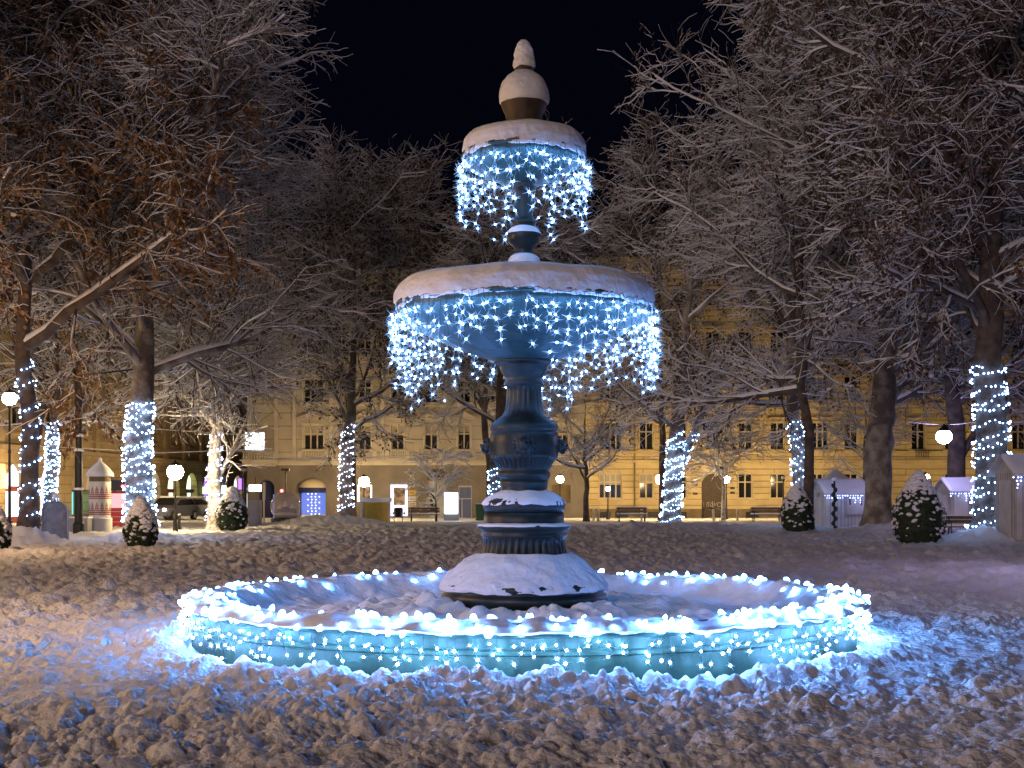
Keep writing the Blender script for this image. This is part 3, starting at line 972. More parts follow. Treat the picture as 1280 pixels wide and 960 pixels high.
wrap(t9, 'blue lights wound up the straight trunk beside the left white hut', 0.4, 5.0, 0.38, 0.14)
t10 = tree('old_plane_tree', 'stout knobbly plane tree without lights beside the left white hut', 1098, 57, 0.58, 6.4, 23, 8.5, (-0.01, 0), 31, bark='plane_bark', limbs=18, snow=0.021, burl=True)
t11 = tree('dark_tree', 'dark leaning tree behind the violet globe lamp', 1197, 64, 0.46, 6.0, 21, 7.0, (-0.03, 0), 32, limbs=15, snow=0.019, leaf=4000, leafmat='leaf_dull', fork2=(3.0, 4.4, 0.5))
t12 = tree('stout_oak_tree', 'stout oak at the far right, trunk ringed with lights above a bright snow mound', 1240, 44, 0.55, 6.0, 24, 8.0, (0.0, 0), 33, leaf=45000, leafmat='leaf_dull', limbs=26, snow=0.020)
wrap(t12, 'evenly spaced blue white lights ringing the stout far right trunk', 0.25, 5.7, 0.40, 0.13)
t13 = tree('slender_tree', 'slender snow dusted tree just behind the stout plane, lit gold from below', 1078, 74, 0.14, 2.6, 8.5, 3.6, (-.02, 0), 34, limbs=12, snow=0.017, cz=0.6)
for i, (px, d, H, Rc, sd, lb) in enumerate([
        (272, 76, 27, 8.2, 41, 'tall bare tree rising right behind the golden lit white tree'),
        (441, 80, 24, 7.5, 42, 'tall bare tree right behind the slim leafy tree left of the fountain'),
        (612, 76, 21, 7.5, 43, 'tall bare tree behind the fountain, crown left of its stem'),
        (668, 80, 20, 7.0, 44, 'bare tree behind the fountain, crown right of its stem'),
        (828, 80, 22, 6.5, 45, 'tall bare tree right behind the forked lit tree'),
        (1008, 72, 27, 7.5, 46, 'tall bare tree farther back behind the straight lit trunk'),
        (1010, 56, 26, 7.5, 47, 'very tall snow laden tree just in front of the straight lit trunk'),
        (1109, 66, 27, 8.0, 48, 'very tall snow laden tree behind the stout knobbly plane'),
        (186, 62, 26, 8.0, 49, 'very tall bare tree behind the thick lit trunk'),
        (44, 66, 22, 7.0, 50, 'tall bare tree behind the oak at the far left')]):
    tree('bare_tree', lb, px, d, 0.22, 6.2, H, Rc, (0, 0), sd, limbs=18, snow=0.019, dens=0.9, leaf=7000, leafmat='leaf_dull', group=G_BG, cz=0.54)
# small snowy shrub by the bench
tree('snowy_shrub', 'small twiggy shrub thick with snow in front of the arched door', 545, 77, 0.05, 1.1, 4.3, 1.9, (0, 0), 61, limbs=10, snow=0.03, dens=0.9, group=None, cz=0.6)

# ------------------------------------------------------------------ conical shrubs
def topiary(px, d, ytop, ybot, wpx, label, seed, snowtop):
    rg = np.random.default_rng(seed)
    p = on_ground(px, d, 0.05)
    h = (ybot - ytop) * d / F
    r = wpx / 2 * d / F
    root = thing('conical_shrub', label, 'shrub', p, 0, 'clipped conical shrubs on the lawn')
    prof = lambda t: r * np.interp(t, [0, 0.08, 0.2, 0.35, 0.5, 0.7, 0.85, 0.95, 1.0], [0.45, 0.75, 0.95, 1.0, 0.95, 0.70, 0.42, 0.22, 0.06])

    def leafy(n, smin, smax, rmul, tsel, up):
        t = tsel(rg, n)
        a = rg.uniform(0, 2 * PI, n)
        rr = prof(t) * rmul * rg.uniform(0.90, 1.05, n) * (1 + 0.06 * np.sin(a * 5 + t * 9))
        c = np.stack([rr * np.cos(a), rr * np.sin(a), t * h], -1)
        s = rg.uniform(smin, smax, n)[:, None]
        nrm = np.stack([np.cos(a), np.sin(a), np.full(n, up)], -1) + rg.normal(0, .45, (n, 3))
        nrm /= np.linalg.norm(nrm, axis=1, keepdims=True)
        u = np.cross(nrm, rg.normal(size=(n, 3))); u /= np.linalg.norm(u, axis=1, keepdims=True)
        v = np.cross(nrm, u)
        V = np.stack([c - u * s, c - v * s * .8 + nrm * s * .25, c + u * s, c + v * s * .8 + nrm * s * .25], 1).reshape(-1, 3)
        return V, np.arange(n * 4).reshape(n, 4)
    core = MB()
    core.lathe([(float(prof(t)) * 0.9, t * h) for t in (0, .08, .2, .35, .5, .7, .85, .95, 1)], n=20)
    core.build('branches', M['topiary'], root)
    V, Q = leafy(2600, 0.03, 0.07, 1.0, lambda g, n: g.random(n) ** 1.2, 0.3)
    link('leaves', np_mesh('leaves', V, Q, M['topiary'], sm=False), root)
    # snow pads: dense on top, broken below; chunky lumps
    n = 1700
    t = 1 - rg.random(n) ** 0.85 * (1 - 0.1)
    keep = rg.random(n) < np.interp(t, [0, 0.25, 0.5, 0.7, 0.85, 1], [0.03, 0.07, 0.2, 0.42, 0.85, 1]) * snowtop
    t = t[keep]; n = len(t)
    a = rg.uniform(0, 2 * PI, n)
    rr = prof(t) * 1.01
    c = np.stack([rr * np.cos(a), rr * np.sin(a), t * h + 0.02], -1)
    dl = np.stack([-np.sin(a), np.cos(a), rg.normal(0, .4, n)], -1)
    s = rg.uniform(0.03, 0.085, n) * np.interp(t, [0, 1], [0.8, 1.25])
    seg = np.stack([c - dl * s[:, None] * 1.2, c - dl * s[:, None] * 0.5, c + dl * s[:, None] * 0.5, c + dl * s[:, None] * 1.2], 1)
    V, Q = tubes_np(seg, np.stack([s * .2, s * .75, s * .75, s * .2], 1), 5)
    link('snow', np_mesh('snow', V, Q, M['snow']), root)['kind'] = 'stuff'
    return root


topiary(176, 41, 619, 680, 40, 'conical shrub with a thick snow cap in front of the thick lit trunk', 1, 0.9)
topiary(290, 58, 612, 668, 38, 'conical shrub lightly dusted with snow beside the golden lit white trunk', 2, 0.75)
topiary(996, 55, 605, 663, 39, 'narrow conical shrub in front of the left white hut', 3, 0.75)
topiary(1148, 42, 587, 677, 62, 'largest conical shrub, snow topped, in front of the stout plane tree', 4, 0.9)
topiary(-8, 37, 640, 700, 40, 'conical shrub cut off by the left edge of the picture', 5, 0.8)

# ------------------------------------------------------------------ buildings
def wall_mesh(mb, W0, W1, z0, z1, openings, depth=0.35):
    """front wall in the XZ plane (facing -Y) with real openings; openings (u0,u1,a,b,arch)"""
    us = sorted(set([W0, W1] + [o[0] for o in openings] + [o[1] for o in openings]))
    zs = sorted(set([z0, z1] + [o[2] for o in openings] + [o[3] for o in openings]))
    us = [u for u in us if W0 <= u <= W1]; zs = [z for z in zs if z0 <= z <= z1]

    def inside(u, z):
        return any(o[0] < u < o[1] and o[2] < z < o[3] for o in openings)
    for i in range(len(us) - 1):
        for j in range(len(zs) - 1):
            if not inside((us[i] + us[i + 1]) / 2, (zs[j] + zs[j + 1]) / 2):
                mb.add([(us[i], 0, zs[j]), (us[i + 1], 0, zs[j]), (us[i + 1], 0, zs[j + 1]), (us[i], 0, zs[j + 1])], [(0, 1, 2, 3)])
    for o in openings:
        a, b_, c, e = o[:4]
        mb.add([(a, 0, c), (a, 0, e), (a, depth, e), (a, depth, c)], [(0, 1, 2, 3)])
        mb.add([(b_, 0, c), (b_, depth, c), (b_, depth, e), (b_, 0, e)], [(0, 1, 2, 3)])
        mb.add([(a, 0, e), (b_, 0, e), (b_, depth, e), (a, depth, e)], [(0, 1, 2, 3)])
        mb.add([(a, 0, c), (a, depth, c), (b_, depth, c), (b_, 0, c)], [(0, 1, 2, 3)])
        if len(o) > 4 and o[4]:
            # semicircular head: fill the two corners
            rr = (b_ - a) / 2
            cx, cz = (a + b_) / 2, e - rr
            for sg in (-1, 1):
                poly = [(cx + sg * rr, e)]
                arc = [(cx + sg * rr * math.cos(t), cz + rr * math.sin(t)) for t in np.linspace(0, PI / 2, 9)]
                poly += arc
                mb.prism(poly, 0.003, depth - 0.003)


_wcache = {}


def window(parent, u, z, w, h, style, depth=0.3):
    """window part (surround, sill, head) > frame, pane, blind"""
    key = (round(w, 2), round(h, 2), tuple(sorted(style.items())))
    if key not in _wcache:
        tm, fm = M[style.get('trim', 'grey_trim')], M['frame']
        a = MB()
        t = style.get('border', 0.11)
        if t > 0:
            a.bx(-w / 2 - t, -w / 2 + 0.004, -0.05, 0.02, 0, h)
            a.bx(w / 2 - 0.004, w / 2 + t, -0.05, 0.02, 0, h)
            a.bx(-w / 2 - t - .002, w / 2 + t + .002, -0.054, 0.02, h - 0.004, h + t)
        a.bx(-w / 2 - t - 0.08, w / 2 + t + 0.08, -0.16, 0.05, -0.12, 0.003)
        head = style.get('head')
        if head == 'pediment':
            zz = h + t + 0.28
            a.bx(-w / 2 - t - 0.25, w / 2 + t + 0.25, -0.22, 0.02, zz, zz + 0.09)
            hw = w / 2 + t + 0.25
            a.prism([(-hw, zz + 0.092), (hw, zz + 0.092), (0, zz + 0.46)], -0.16, 0.02)
            a.prism([(-hw - .05, zz + 0.094), (-hw + .12, zz + 0.094), (0.0, zz + 0.47), (0, zz + 0.56)], -0.24, -0.165)
            a.prism([(hw + .05, zz + 0.094), (0, zz + 0.56), (0.0, zz + 0.47), (hw - .12, zz + 0.094)], -0.24, -0.165)
        elif head == 'cornice':
            a.bx(-w / 2 - t - 0.18, w / 2 + t + 0.18, -0.20, 0.02, h + t + 0.12, h + t + 0.24)
        elif head == 'arch':
            hw = w / 2 + 0.35
            pts = [(x, h + t + 0.15 + 0.55 * (1 - (x / hw) ** 2)) for x in np.linspace(-hw, hw, 11)]
            a.prism(pts + [(x, z_ - 0.16) for x, z_ in reversed(pts)], -0.14, 0.02)
        if style.get('balus'):
            b0 = -0.62
            a.bx(-w / 2 - t - 0.25, w / 2 + t + 0.25, -0.10, 0.02, b0 - 0.08, b0 + 0.02)
            for k in range(9):
                x = -w / 2 - 0.05 + (w + 0.1) * k / 8
                a.lathe([(0.03, 0), (0.055, 0.12), (0.03, 0.28), (0.05, 0.44)], (x, -0.05, b0 + 0.03), 6)
            a.bx(-w / 2 - t - 0.3, -w / 2 - 0.12, -0.1, 0.02, b0 + 0.022, -0.122)
            a.bx(w / 2 + 0.12, w / 2 + t + 0.3, -0.1, 0.02, b0 + 0.022, -0.122)
        wm = a.mesh('window', tm)
        f = MB()
        ft = 0.055
        y0, y1 = depth - 0.10, depth - 0.03
        f.bx(-w / 2, -w / 2 + ft, y0, y1, 0, h); f.bx(w / 2 - ft, w / 2, y0, y1, 0, h)
        f.bx(-w / 2 + ft, w / 2 - ft, y0, y1, 0, ft); f.bx(-w / 2 + ft, w / 2 - ft, y0, y1, h - ft, h)
        nc = style.get('cols', 2)
        for k in range(1, nc):
            x = -w / 2 + w * k / nc
            f.bx(x - 0.045, x + 0.045, y0 - .004, y1, ft, h - ft)
        zt = h * style.get('trans', 0.64)
        f.bx(-w / 2 + ft, w / 2 - ft, y0 - .008, y1, zt - 0.045, zt + 0.045)
        frm = f.mesh('frame', fm)
        g = MB(); g.bx(-w / 2, w / 2, depth - 0.02, depth, 0, h)
        pane = g.mesh('pane', M[style.get('pane', 'glass')])
        bl = None
        if style.get('blind'):
            c = MB(); c.bx(-w / 2 + .03, w / 2 - .03, depth - 0.035, depth - 0.024, h * (1 - style['blind']), h - .03)
            bl = c.mesh('blind', M['blind'])
        _wcache[key] = (wm, frm, pane, bl)
    wm, frm, pane, bl = _wcache[key]
    o = link('window', wm, parent, (u, 0, z))
    link('frame', frm, o); link('pane', pane, o)
    if bl: link('blind', bl, o)
    return o


Z = lambda py, d=90.0: EYE + (HOR - py) * d / F
U = lambda px, d=90.0: (px - 640) * d / F

# ---- grey middle building
D1 = 90.0
bm_ = thing('grey_building', 'grey beige corner building behind the fountain with pedimented windows and dark ground floor', 'building', (0, D1, 0))
L0, L1_ = U(309), U(731)
op, wins = [], []
dbl = [392]
cols = [456, 497, 539, 580, 621, 662, 703]
for i, px in enumerate([392] + cols):
    w = 1.35 if px == 392 else 0.86
    for (zb, zt, st) in ((Z(562), Z(531), dict(head='pediment', balus=True, blind=0.42)), (Z(503), Z(474), dict(head=None)), (Z(443), Z(414), dict(head='cornice')), (Z(385), Z(360), dict(head=None))):
        st = dict(st); st['cols'] = 3 if px == 392 else 2
        if st.get('blind') and i in (1, 4): st['blind'] = 0.3
        if (i + int(zb)) % 5 == 0 and not st.get('blind'): st['blind'] = 0.25
        if not st.get('head'): st.pop('head', None)
        op.append((U(px) - w / 2, U(px) + w / 2, zb, zt)); wins.append((U(px), zb, w, zt - zb, st))
mb = MB()
wall_mesh(mb, L0, L1_, Z(577), 17.2, op)
mb.mi = 0
mb.add([(L0, 0, -0.2), (L0, 0, 17.2), (L0, 14, 17.2), (L0, 14, -0.2)], [(0, 1, 2, 3)])
mb.add([(L1_, 0, -0.2), (L1_, 14, -0.2), (L1_, 14, 17.2), (L1_, 0, 17.2)], [(0, 1, 2, 3)])
mb.bx(L0, L1_, 1.5, 14, Z(577), 17.19)
mb.build('wall', M['grey_front'], bm_)
for (u, z, w, h, st) in wins: window(bm_, u, z, w, h, st)
# ground floor wall with openings
gop = [(U(374), U(407), -0.2, Z(598), True), (U(323), U(343), -0.2, Z(600), True), (U(534), U(558), -0.2, Z(586), True), (U(573), U(590), -0.2, Z(607)), (U(690), U(713), 1.0, Z(606)),
       (U(446), U(465), Z(627), Z(606))]
mb = MB(); wall_mesh(mb, L0, L1_, -0.3, Z(578), gop, 0.5)
mb.bx(L0, L1_, 2.6, 14, -0.3, Z(579))
mb.build('ground_floor_wall', M['dark_front'], bm_)
mb = MB()
mb.bx(L0 - 0.1, L1_, -0.30, 0.03, Z(578.4), Z(576.2)); mb.bx(L0 - 0.05, L1_, -0.18, 0.03, Z(576), Z(574.3)); mb.bx(L0, L1_, -0.09, 0.03, Z(581.5), Z(578.6))
mb.bx(L0 - 0.06, L1_, -0.16, 0.02, Z(449), Z(446)); mb.bx(L0 - .04, L1_, -.1, .02, Z(507), Z(505.6))
mb.bx(L0 - 0.3, L1_, -0.55, 0.02, 16.6, 17.0); mb.bx(L0 - 0.2, L1_, -0.35, 0.02, 16.2, 16.59)
for px in (312, 345, 368, 414, 436, 478):
    mb.bx(U(px) - 0.13, U(px) + 0.13, -0.07, 0.02, Z(574), Z(449.2)); mb.bx(U(px) - 0.12, U(px) + 0.12, -0.06, 0.02, Z(445.8), 16.1)
mb.build('cornice', M['grey_trim'], bm_)
mb = MB()
mb.prism([(L0 - 0.4, 17.0), (L1_, 17.0), (L1_ - 1, 19.6), (L0 + 2.6, 19.6)], 0.2, 13.5)
rf_ = mb.build('roof', M['roof'], bm_)
mb = MB(); mb.bx(-8, -6.8, 4, 5, 19.3, 21); mb.bx(1, 2, 5, 6, 19.3, 20.8)
mb.build('chimney', M['dark_front'], rf_)
mb = MB(); mb.box((0.5 * (L0 + L1_), 4, 19.63), (L1_ - L0 - 4, 7, 0.12)); mb.build('roof_snow', M['snow'], rf_)
# arched shop window with dome awning
u0, u1 = U(374), U(407)
aw = MB()
cx, rr = (u0 + u1) / 2, (u1 - u0) / 2
vs, fs = [], []
for i in range(7):
    ph = PI / 2 * i / 6
    for k in range(13):
        t = PI * k / 12
        vs.append((cx + rr * 1.02 * math.cos(t) * math.cos(ph), -0.02 - 0.75 * math.sin(t) * math.cos(ph), Z(609.5) + rr * 0.68 * math.sin(ph)))
for i in range(6):
    for k in range(12): fs.append((i * 13 + k, i * 13 + k + 1, (i + 1) * 13 + k + 1, (i + 1) * 13 + k))
aw.add(vs, fs)
o = aw.build('awning', M['cream'], bm_, sm=True)
vs, fs = [], []
for z in (Z(609.6), Z(616)):
    for k in range(13):
        t = PI * k / 12
        vs.append((cx + rr * 1.03 * math.cos(t), -0.02 - 0.78 * math.sin(t), z))
for k in range(12): fs.append((k, k + 1, 13 + k + 1, 13 + k))
mb = MB(); mb.add(vs, fs); mb.build('valance', M['navy'], o)
mb = MB(); mb.bx(u0, u1, 1.2, 1.25, -0.2, Z(600)); sw = mb.build('shop_window', M['lit_blue'], bm_)
mb = MB()
for px in (379, 401): mb.bx(U(px) - .28, U(px) + .28, 1.0, 1.05, 0.1, Z(617))
mb.build('display', M['lit_blue'], sw)
mb = MB()
for px in (385, 390, 395):
    for k in range(9):
        mb.ball((U(px) + 0.12 * (-1) ** k, 0.75, 0.25 + 0.2 * k), 0.05, 6, 4)
mb.build('light_chain', M['lit_white'], sw)
mb = MB(); mb.bx(u0 + .05, u1 - .05, 0.3, 0.5, -0.2, 0.22); mb.build('shop_counter', M['white'], sw)
# dark blue arch
mb = MB(); mb.bx(U(323), U(343), 0.35, 0.4, -0.2, Z(601)); mb.build('arch_curtain', M['navy'], bm_)
mb = MB(); mb.bx(U(340.5), U(343), 0.30, 0.34, -0.2, Z(618)); mb.build('arch_light', M['lit_blue'], bm_)
# arched door with ornament
dr = MB(); dr.bx(U(534), U(558), 0.36, 0.42, -0.2, Z(602)); dr = dr.build('arched_door', M['hut'], bm_)
mb = MB()
for k in range(6):
    zc = Z(638) + k * 0.26
    for s in (-1, 1): mb.tube([(U(541) - .12 * s, 0.345, zc), (U(541) + .12 * s, 0.345, zc + .22)], 0.02, 4)
mb.bx(U(541) - .2, U(541) + .2, 0.352, 0.359, Z(640), Z(613))
mb.build('grille', M['iron'], dr)
mb = MB(); mb.bx(U(534), U(558), 0.38, 0.43, Z(601.5), Z(587)); fan = mb.build('fanlight', M['glass'], bm_)
mb = MB()
for t in np.linspace(0.3, PI - .3, 5):
    mb.tube([(U(546), 0.37, Z(601)), (U(546) + .62 * math.cos(t), 0.37, Z(601) + .62 * math.sin(t))], 0.03, 4)
mb.bx(U(534), U(558), 0.34, 0.40, Z(602.5), Z(600.8))
mb.build('glazing_bars', M['frame'], fan)
# narrow glazed door and frame
mb = MB()
a, b2 = U(573), U(590)
mb.bx(a, a + .07, .05, .2, -.2, Z(607)); mb.bx(b2 - .07, b2, .05, .2, -.2, Z(607)); mb.bx(a + .07, b2 - .07, .05, .2, Z(609), Z(607)); mb.bx(a + .07, b2 - .07, .06, .2, Z(624), Z(622.6)); mb.bx(a + .2, a + .28, .06, .2, -.2, Z(624))
gd = mb.build('glazed_door', M['hut'], bm_)
mb = MB(); mb.bx(a + .07, b2 - .07, .21, .23, -.2, Z(609)); mb.build('pane', M['dim_window'], gd)
mb = MB(); mb.bx(U(690), U(713), .4, .45, 0.95, Z(606)); mb.build('shutter', M['plinth'], bm_)
# poster window by the lamp
mb = MB(); mb.bx(U(446), U(465), .3, .34, Z(627.2), Z(605.8)); fr_ = mb.build('poster_window', M['lit_white'], bm_)
mb = MB(); mb.bx(U(448.5), U(462.5), .27, .29, Z(625), Z(608)); mb.build('poster', M['poster'], fr_)
# corner bay with balcony
mb = MB()
mb.bx(U(306), U(347), -1.0, 0.0, Z(580), Z(577)); mb.bx(U(304), U(348), -1.15, 0.0, Z(576.8), Z(575)); mb.bx(U(308), U(345), -0.8, 0.0, Z(583), Z(580.2))
mb.build('balcony_slab', M['grey_trim'], bm_)
mb = MB()
for k in range(12): mb.lathe([(0.04, 0), (0.07, .12), (.04, .3), (.06, .42)], (U(308) + k * (U(345) - U(308)) / 11, -0.95, Z(574.8)), 6)
mb.bx(U(306), U(347), -1.06, -0.86, Z(566.2), Z(564.8))
mb.build('balustrade', M['grey_trim'], bm_)

# ---- yellow building on the right
by = thing('yellow_building', 'long yellow rusticated building behind the trees on the right side', 'building', (0, D1, 0))
Y0, Y1 = U(731.5), U(1420)
op, wins = [], []
colsY = [763, 808, 850, 891, 932, 972, 1022, 1064, 1106, 1148, 1190, 1232, 1274, 1316, 1358, 1400]
for i, px in enumerate(colsY):
    w = 1.55 if px in (763, 1022) else 0.95
    rows = [(Z(562), Z(528), dict(trim='yellow_smooth', head='arch' if px == 850 else 'cornice', trans=.66)), (Z(500), Z(470), dict(trim='yellow_smooth', head='arch')),
            (Z(440), Z(414), dict(trim='yellow_smooth', head='cornice')), (Z(382), Z(360), dict(trim='yellow_smooth'))]
    if px != 891: rows.insert(0, (Z(623), Z(592), dict(trim='yellow_smooth', border=0.05, trans=.66)))
    for (zb, zt, st) in rows:
        st = dict(st); st['cols'] = 4 if w > 1.2 else 2
        if px == 763 and zb < 2: st['blind'] = 0.45
        if px == 808 and zb < 2: st['blind'] = 0.4
        op.append((U(px) - w / 2, U(px) + w / 2, zb, zt)); wins.append((U(px), zb, w, zt - zb, st))
gate_op = (U(877), U(906), -0.3, Z(592), True)
mb = MB()
wall_mesh(mb, Y0, Y1, 0.62, 17.8, op + [(gate_op[0], gate_op[1], 0.62, gate_op[3], True)])
mb.add([(Y1, 0, -0.2), (Y1, 14, -0.2), (Y1, 14, 17.8), (Y1, 0, 17.8)], [(0, 1, 2, 3)])
mb.bx(Y0, Y1, 1.5, 14, 0.6, 17.79)
mb.build('wall', M['yellow_front'], by)
for (u, z, w, h, st) in wins: window(by, u, z, w, h, st)
mb = MB()
mb.bx(Y0, U(877) - .003, -0.10, 0.3, -0.3, 0.616); mb.bx(U(906) + .003, Y1, -0.10, 0.3, -0.3, 0.616)
mb.build('plinth', M['plinth'], by)
mb = MB()
for px in (755, 777, 818, 850, 940, 995, 1040, 1090):
    mb = MB(); mb.bx(U(px) - .45, U(px) + .45, -0.13, -0.104, 0.0, 0.42); mb.build('cellar_window', M['iron'], by)
mb = MB()
for (z0_, z1_, p_) in ((Z(566), Z(563.6), .20), (Z(569.5), Z(566.2), .10), (Z(578), Z(575), .22), (Z(580.5), Z(578.2), .12), (Z(627.5), Z(624.6), .12), (Z(630), Z(627.8), .06), (Z(506), Z(503), .18), (Z(445), Z(442), .2), (17.1, 17.8, .6), (16.8, 17.09, .35)):
    mb.bx(Y0, U(877), -p_, 0.02, z0_, z1_) if z1_ < Z(595) else mb.bx(Y0, Y1, -p_, 0.02, z0_, z1_)
    if z1_ < Z(595): mb.bx(U(906), Y1, -p_, 0.02, z0_, z1_)
mb.build('cornice', M['yellow_smooth'], by)
mb = MB()
for px in (742, 785, 829, 871, 911, 952, 997, 1043):
    mb = MB(); mb.bx(U(px) - .1, U(px) + .1, -.06, .02, Z(562.8), Z(506.3)); mb.build('pilaster', M['yellow_smooth'], by)
# recessed panels under the ground floor windows, snow on the string course
mb = MB()
for px in (763, 812, 932, 972, 1022, 1064, 1106, 1148):
    mb = MB(); mb.bx(U(px) - .75, U(px) + .75, -.05, .02, Z(640), Z(632)); mb.build('wall_panel', M['yellow_smooth'], by)
mb = MB(); mb.tube([(U(793), -.12, 0.4), (U(793), -.12, 16.7)], 0.06, 6); mb.build('drainpipe', M['plinth'], by)
mb = MB(); mb.bx(U(877), U(906), .28, .34, -.3, Z(592.4))
for k in range(9):
    x = U(877) + (U(906) - U(877)) * k / 8
    mb.bx(x - .02, x + .02, .25, .278, -.2, Z(603))
gt = mb.build('gate', M['gate'], by)
# spray-painted scrawl on the gate
mb = MB()
gx, gz_ = U(880), Z(634)
strokes = [[(0, .35), (.02, .0), (.12, .3), (.2, .02), (.26, .34)], [(.34, .3), (.32, .02)], [(.26, .32), (.46, .34)], [(.5, .05), (.46, .22), (.6, .3), (.68, .18), (.58, .04), (.5, .07)],
           [(.74, .32), (.78, .02), (.9, .28)], [(.95, .1), (1.0, .3), (1.16, .32), (1.24, .16), (1.14, .02), (1.0, .04), (.96, .12)], [(.1, -.12), (.5, -.2), (1.0, -.1), (1.2, -.22)], [(.6, .42), (.66, -.05)]]
for s in strokes: mb.tube([(gx + x, .24, gz_ + z) for x, z in s], 0.022, 4)
mb.build('graffiti', M['scrawl'], gt)
for (px, py) in ((869, 606), (869, 617), (915.5, 610), (915.5, 616)):
    mb = MB(); mb.bx(U(px) - .16, U(px) + .16, -.04, -.002, Z(py) - .08, Z(py) + .08); mb.build('name_plate', M['iron'], by)
mb = MB(); mb.prism([(Y0, 17.8), (Y1, 17.8), (Y1, 20.2), (Y0 + 1, 20.2)], .2, 13.5); mb.build('roof', M['roof'], by)
# railing grille on first floor far right
mb = MB()
for k in range(8): mb.tube([(U(1144) + k * .12, -.25, Z(573)), (U(1144) + k * .12, -.25, Z(564))], .02, 4)
mb.bx(U(1142), U(1162), -.27, -.23, Z(564), Z(563)); mb.build('railing', M['iron'], by)

# ---- ochre building along the left side street
P0, P1_ = Vector((-27.9, 66, 0)), Vector((-24.4, 126, 0))
dirv = (P1_ - P0)
Wd = dirv.length
rotz = math.atan2(dirv.y, dirv.x)
bo = thing('ochre_building', 'long ochre street building with pilasters and arched shop fronts receding on the left', 'building', P0, rotz)
op, wins, arches = [], [], []
pitch = 4.6
n = int(Wd / pitch)
for k in range(n):
    u = 2.3 + k * pitch
    op.append((u - .75, u + .75, 5.35, 7.6)); wins.append((u, 5.35, 1.5, 2.25, dict(trim='ochre_trim', head='cornice', cols=2, trans=.68)))
    op.append((u - .7, u + .7, 9.6, 11.6)); wins.append((u, 9.6, 1.4, 2.0, dict(trim='ochre_trim', cols=2, head='pediment')))
    op.append((u - .65, u + .65, 13.4, 15.0)); wins.append((u, 13.4, 1.3, 1.6, dict(trim='ochre_trim', cols=2)))
    arches.append((u - 1.45, u + 1.45, -.2, 3.35, True))
mb = MB(); wall_mesh(mb, -26, Wd, -0.3, 17, op + arches, .45)
mb.add([(Wd, 0, -.2), (Wd, 14, -.2), (Wd, 14, 17), (Wd, 0, 17)], [(0, 1, 2, 3)])
mb.bx(-26, Wd, 1.6, 12, -.3, 16.99)
mb.build('wall', M['ochre_front'], bo)
for (u, z, w, h, st) in wins: window(bo, u, z, w, h, st, .4)
mb = MB()
mb.bx(-26, Wd, -.35, .02, 4.05, 4.3); mb.bx(-26, Wd, -.2, .02, 3.8, 4.04); mb.bx(-26, Wd, -.15, .02, 4.9, 5.05); mb.bx(-26, Wd, -.25, .02, 8.7, 9.0); mb.bx(-26, Wd, -.6, .02, 16.4, 17)
for k in range(n + 1):
    u = k * pitch
    q_ = MB(); q_.bx(u - .32, u + .32, -.22, .02, 4.304, 8.69); q_.bx(u - .42, u + .42, -.28, .02, 8.3, 8.62); q_.bx(u - .28, u + .28, -.18, .02, 9.004, 16.3)
    q_.build('pilaster', M['ochre_trim'], bo)
mb.build('cornice', M['ochre_trim'], bo)
fills = ['lit_pink', 'lit_white', 'lit_white', 'lit_cyan', 'lit_blue', 'dim_window', 'lit_white', 'lit_green', 'lit_green', 'lit_purple', 'lit_blue', 'lit_white', 'lit_white']
for k in range(n):
    u = 2.3 + k * pitch
    mb = MB(); mb.bx(u - 1.4, u + 1.4, .55, .6, .35, 1.75); mb.bx(u - 1.3, u + 1.3, .5, .54, 2.05, 3.3)
    o = mb.build('shop_window', M[fills[k % len(fills)]], bo)
    f = MB(); f.bx(u - 1.45, u + 1.45, .3, .44, 1.76, 2.04); f.bx(u - .04, u + .04, .4, .48, .35, 1.75); f.bx(u - 1.45, u + 1.45, .1, .5, -.2, .34)
    f.build('frame', M['red'] if k % 3 == 1 else M['dark_front'], o)
    if k in (0, 3):
        f = MB(); f.prism([(u - 1.5, 1.9), (u + 1.5, 1.9), (u + 1.1, 3.2), (u - 1.1, 3.2)], -.9, .0); f.build('awning', M['cream'], bo)
mb = MB(); mb.prism([(-26, 17), (Wd, 17), (Wd, 19.4), (-26, 19.4)], .2, 11.5); mb.build('roof', M['roof'], bo)

# ---- far building closing the side street
bf = thing('pale_yellow_building', 'pale yellow building at the far end of the side street beside the lit screen', 'building', (-30, 132, 0))
op, wins = [], []
for u in (0.5, 2.6, 4.7, 6.8, 8.9, 11):
    for z in (4.8, 8.6, 12.0): op.append((u - .5, u + .5, z, z + 1.9)); wins.append((u, z, 1.0, 1.9, dict(trim='yellow_smooth', head='cornice')))
mb = MB(); wall_mesh(mb, -4, 16, -.3, 16, op); mb.bx(-4, 16, 1.2, 10, -.3, 15.9); mb.build('wall', M['yellow_smooth'], bf)
for (u, z, w, h, st) in wins: window(bf, u, z, w, h, st)
mb = MB(); mb.bx(1, 6, -.06, -.003, .3, 2.6); mb.build('shop_window', M['lit_white'], bf)
mb = MB(); mb.prism([(-4.3, 16), (16.3, 16), (15, 18), (-3, 18)], -.3, 9); mb.build('roof', M['roof'], bf)

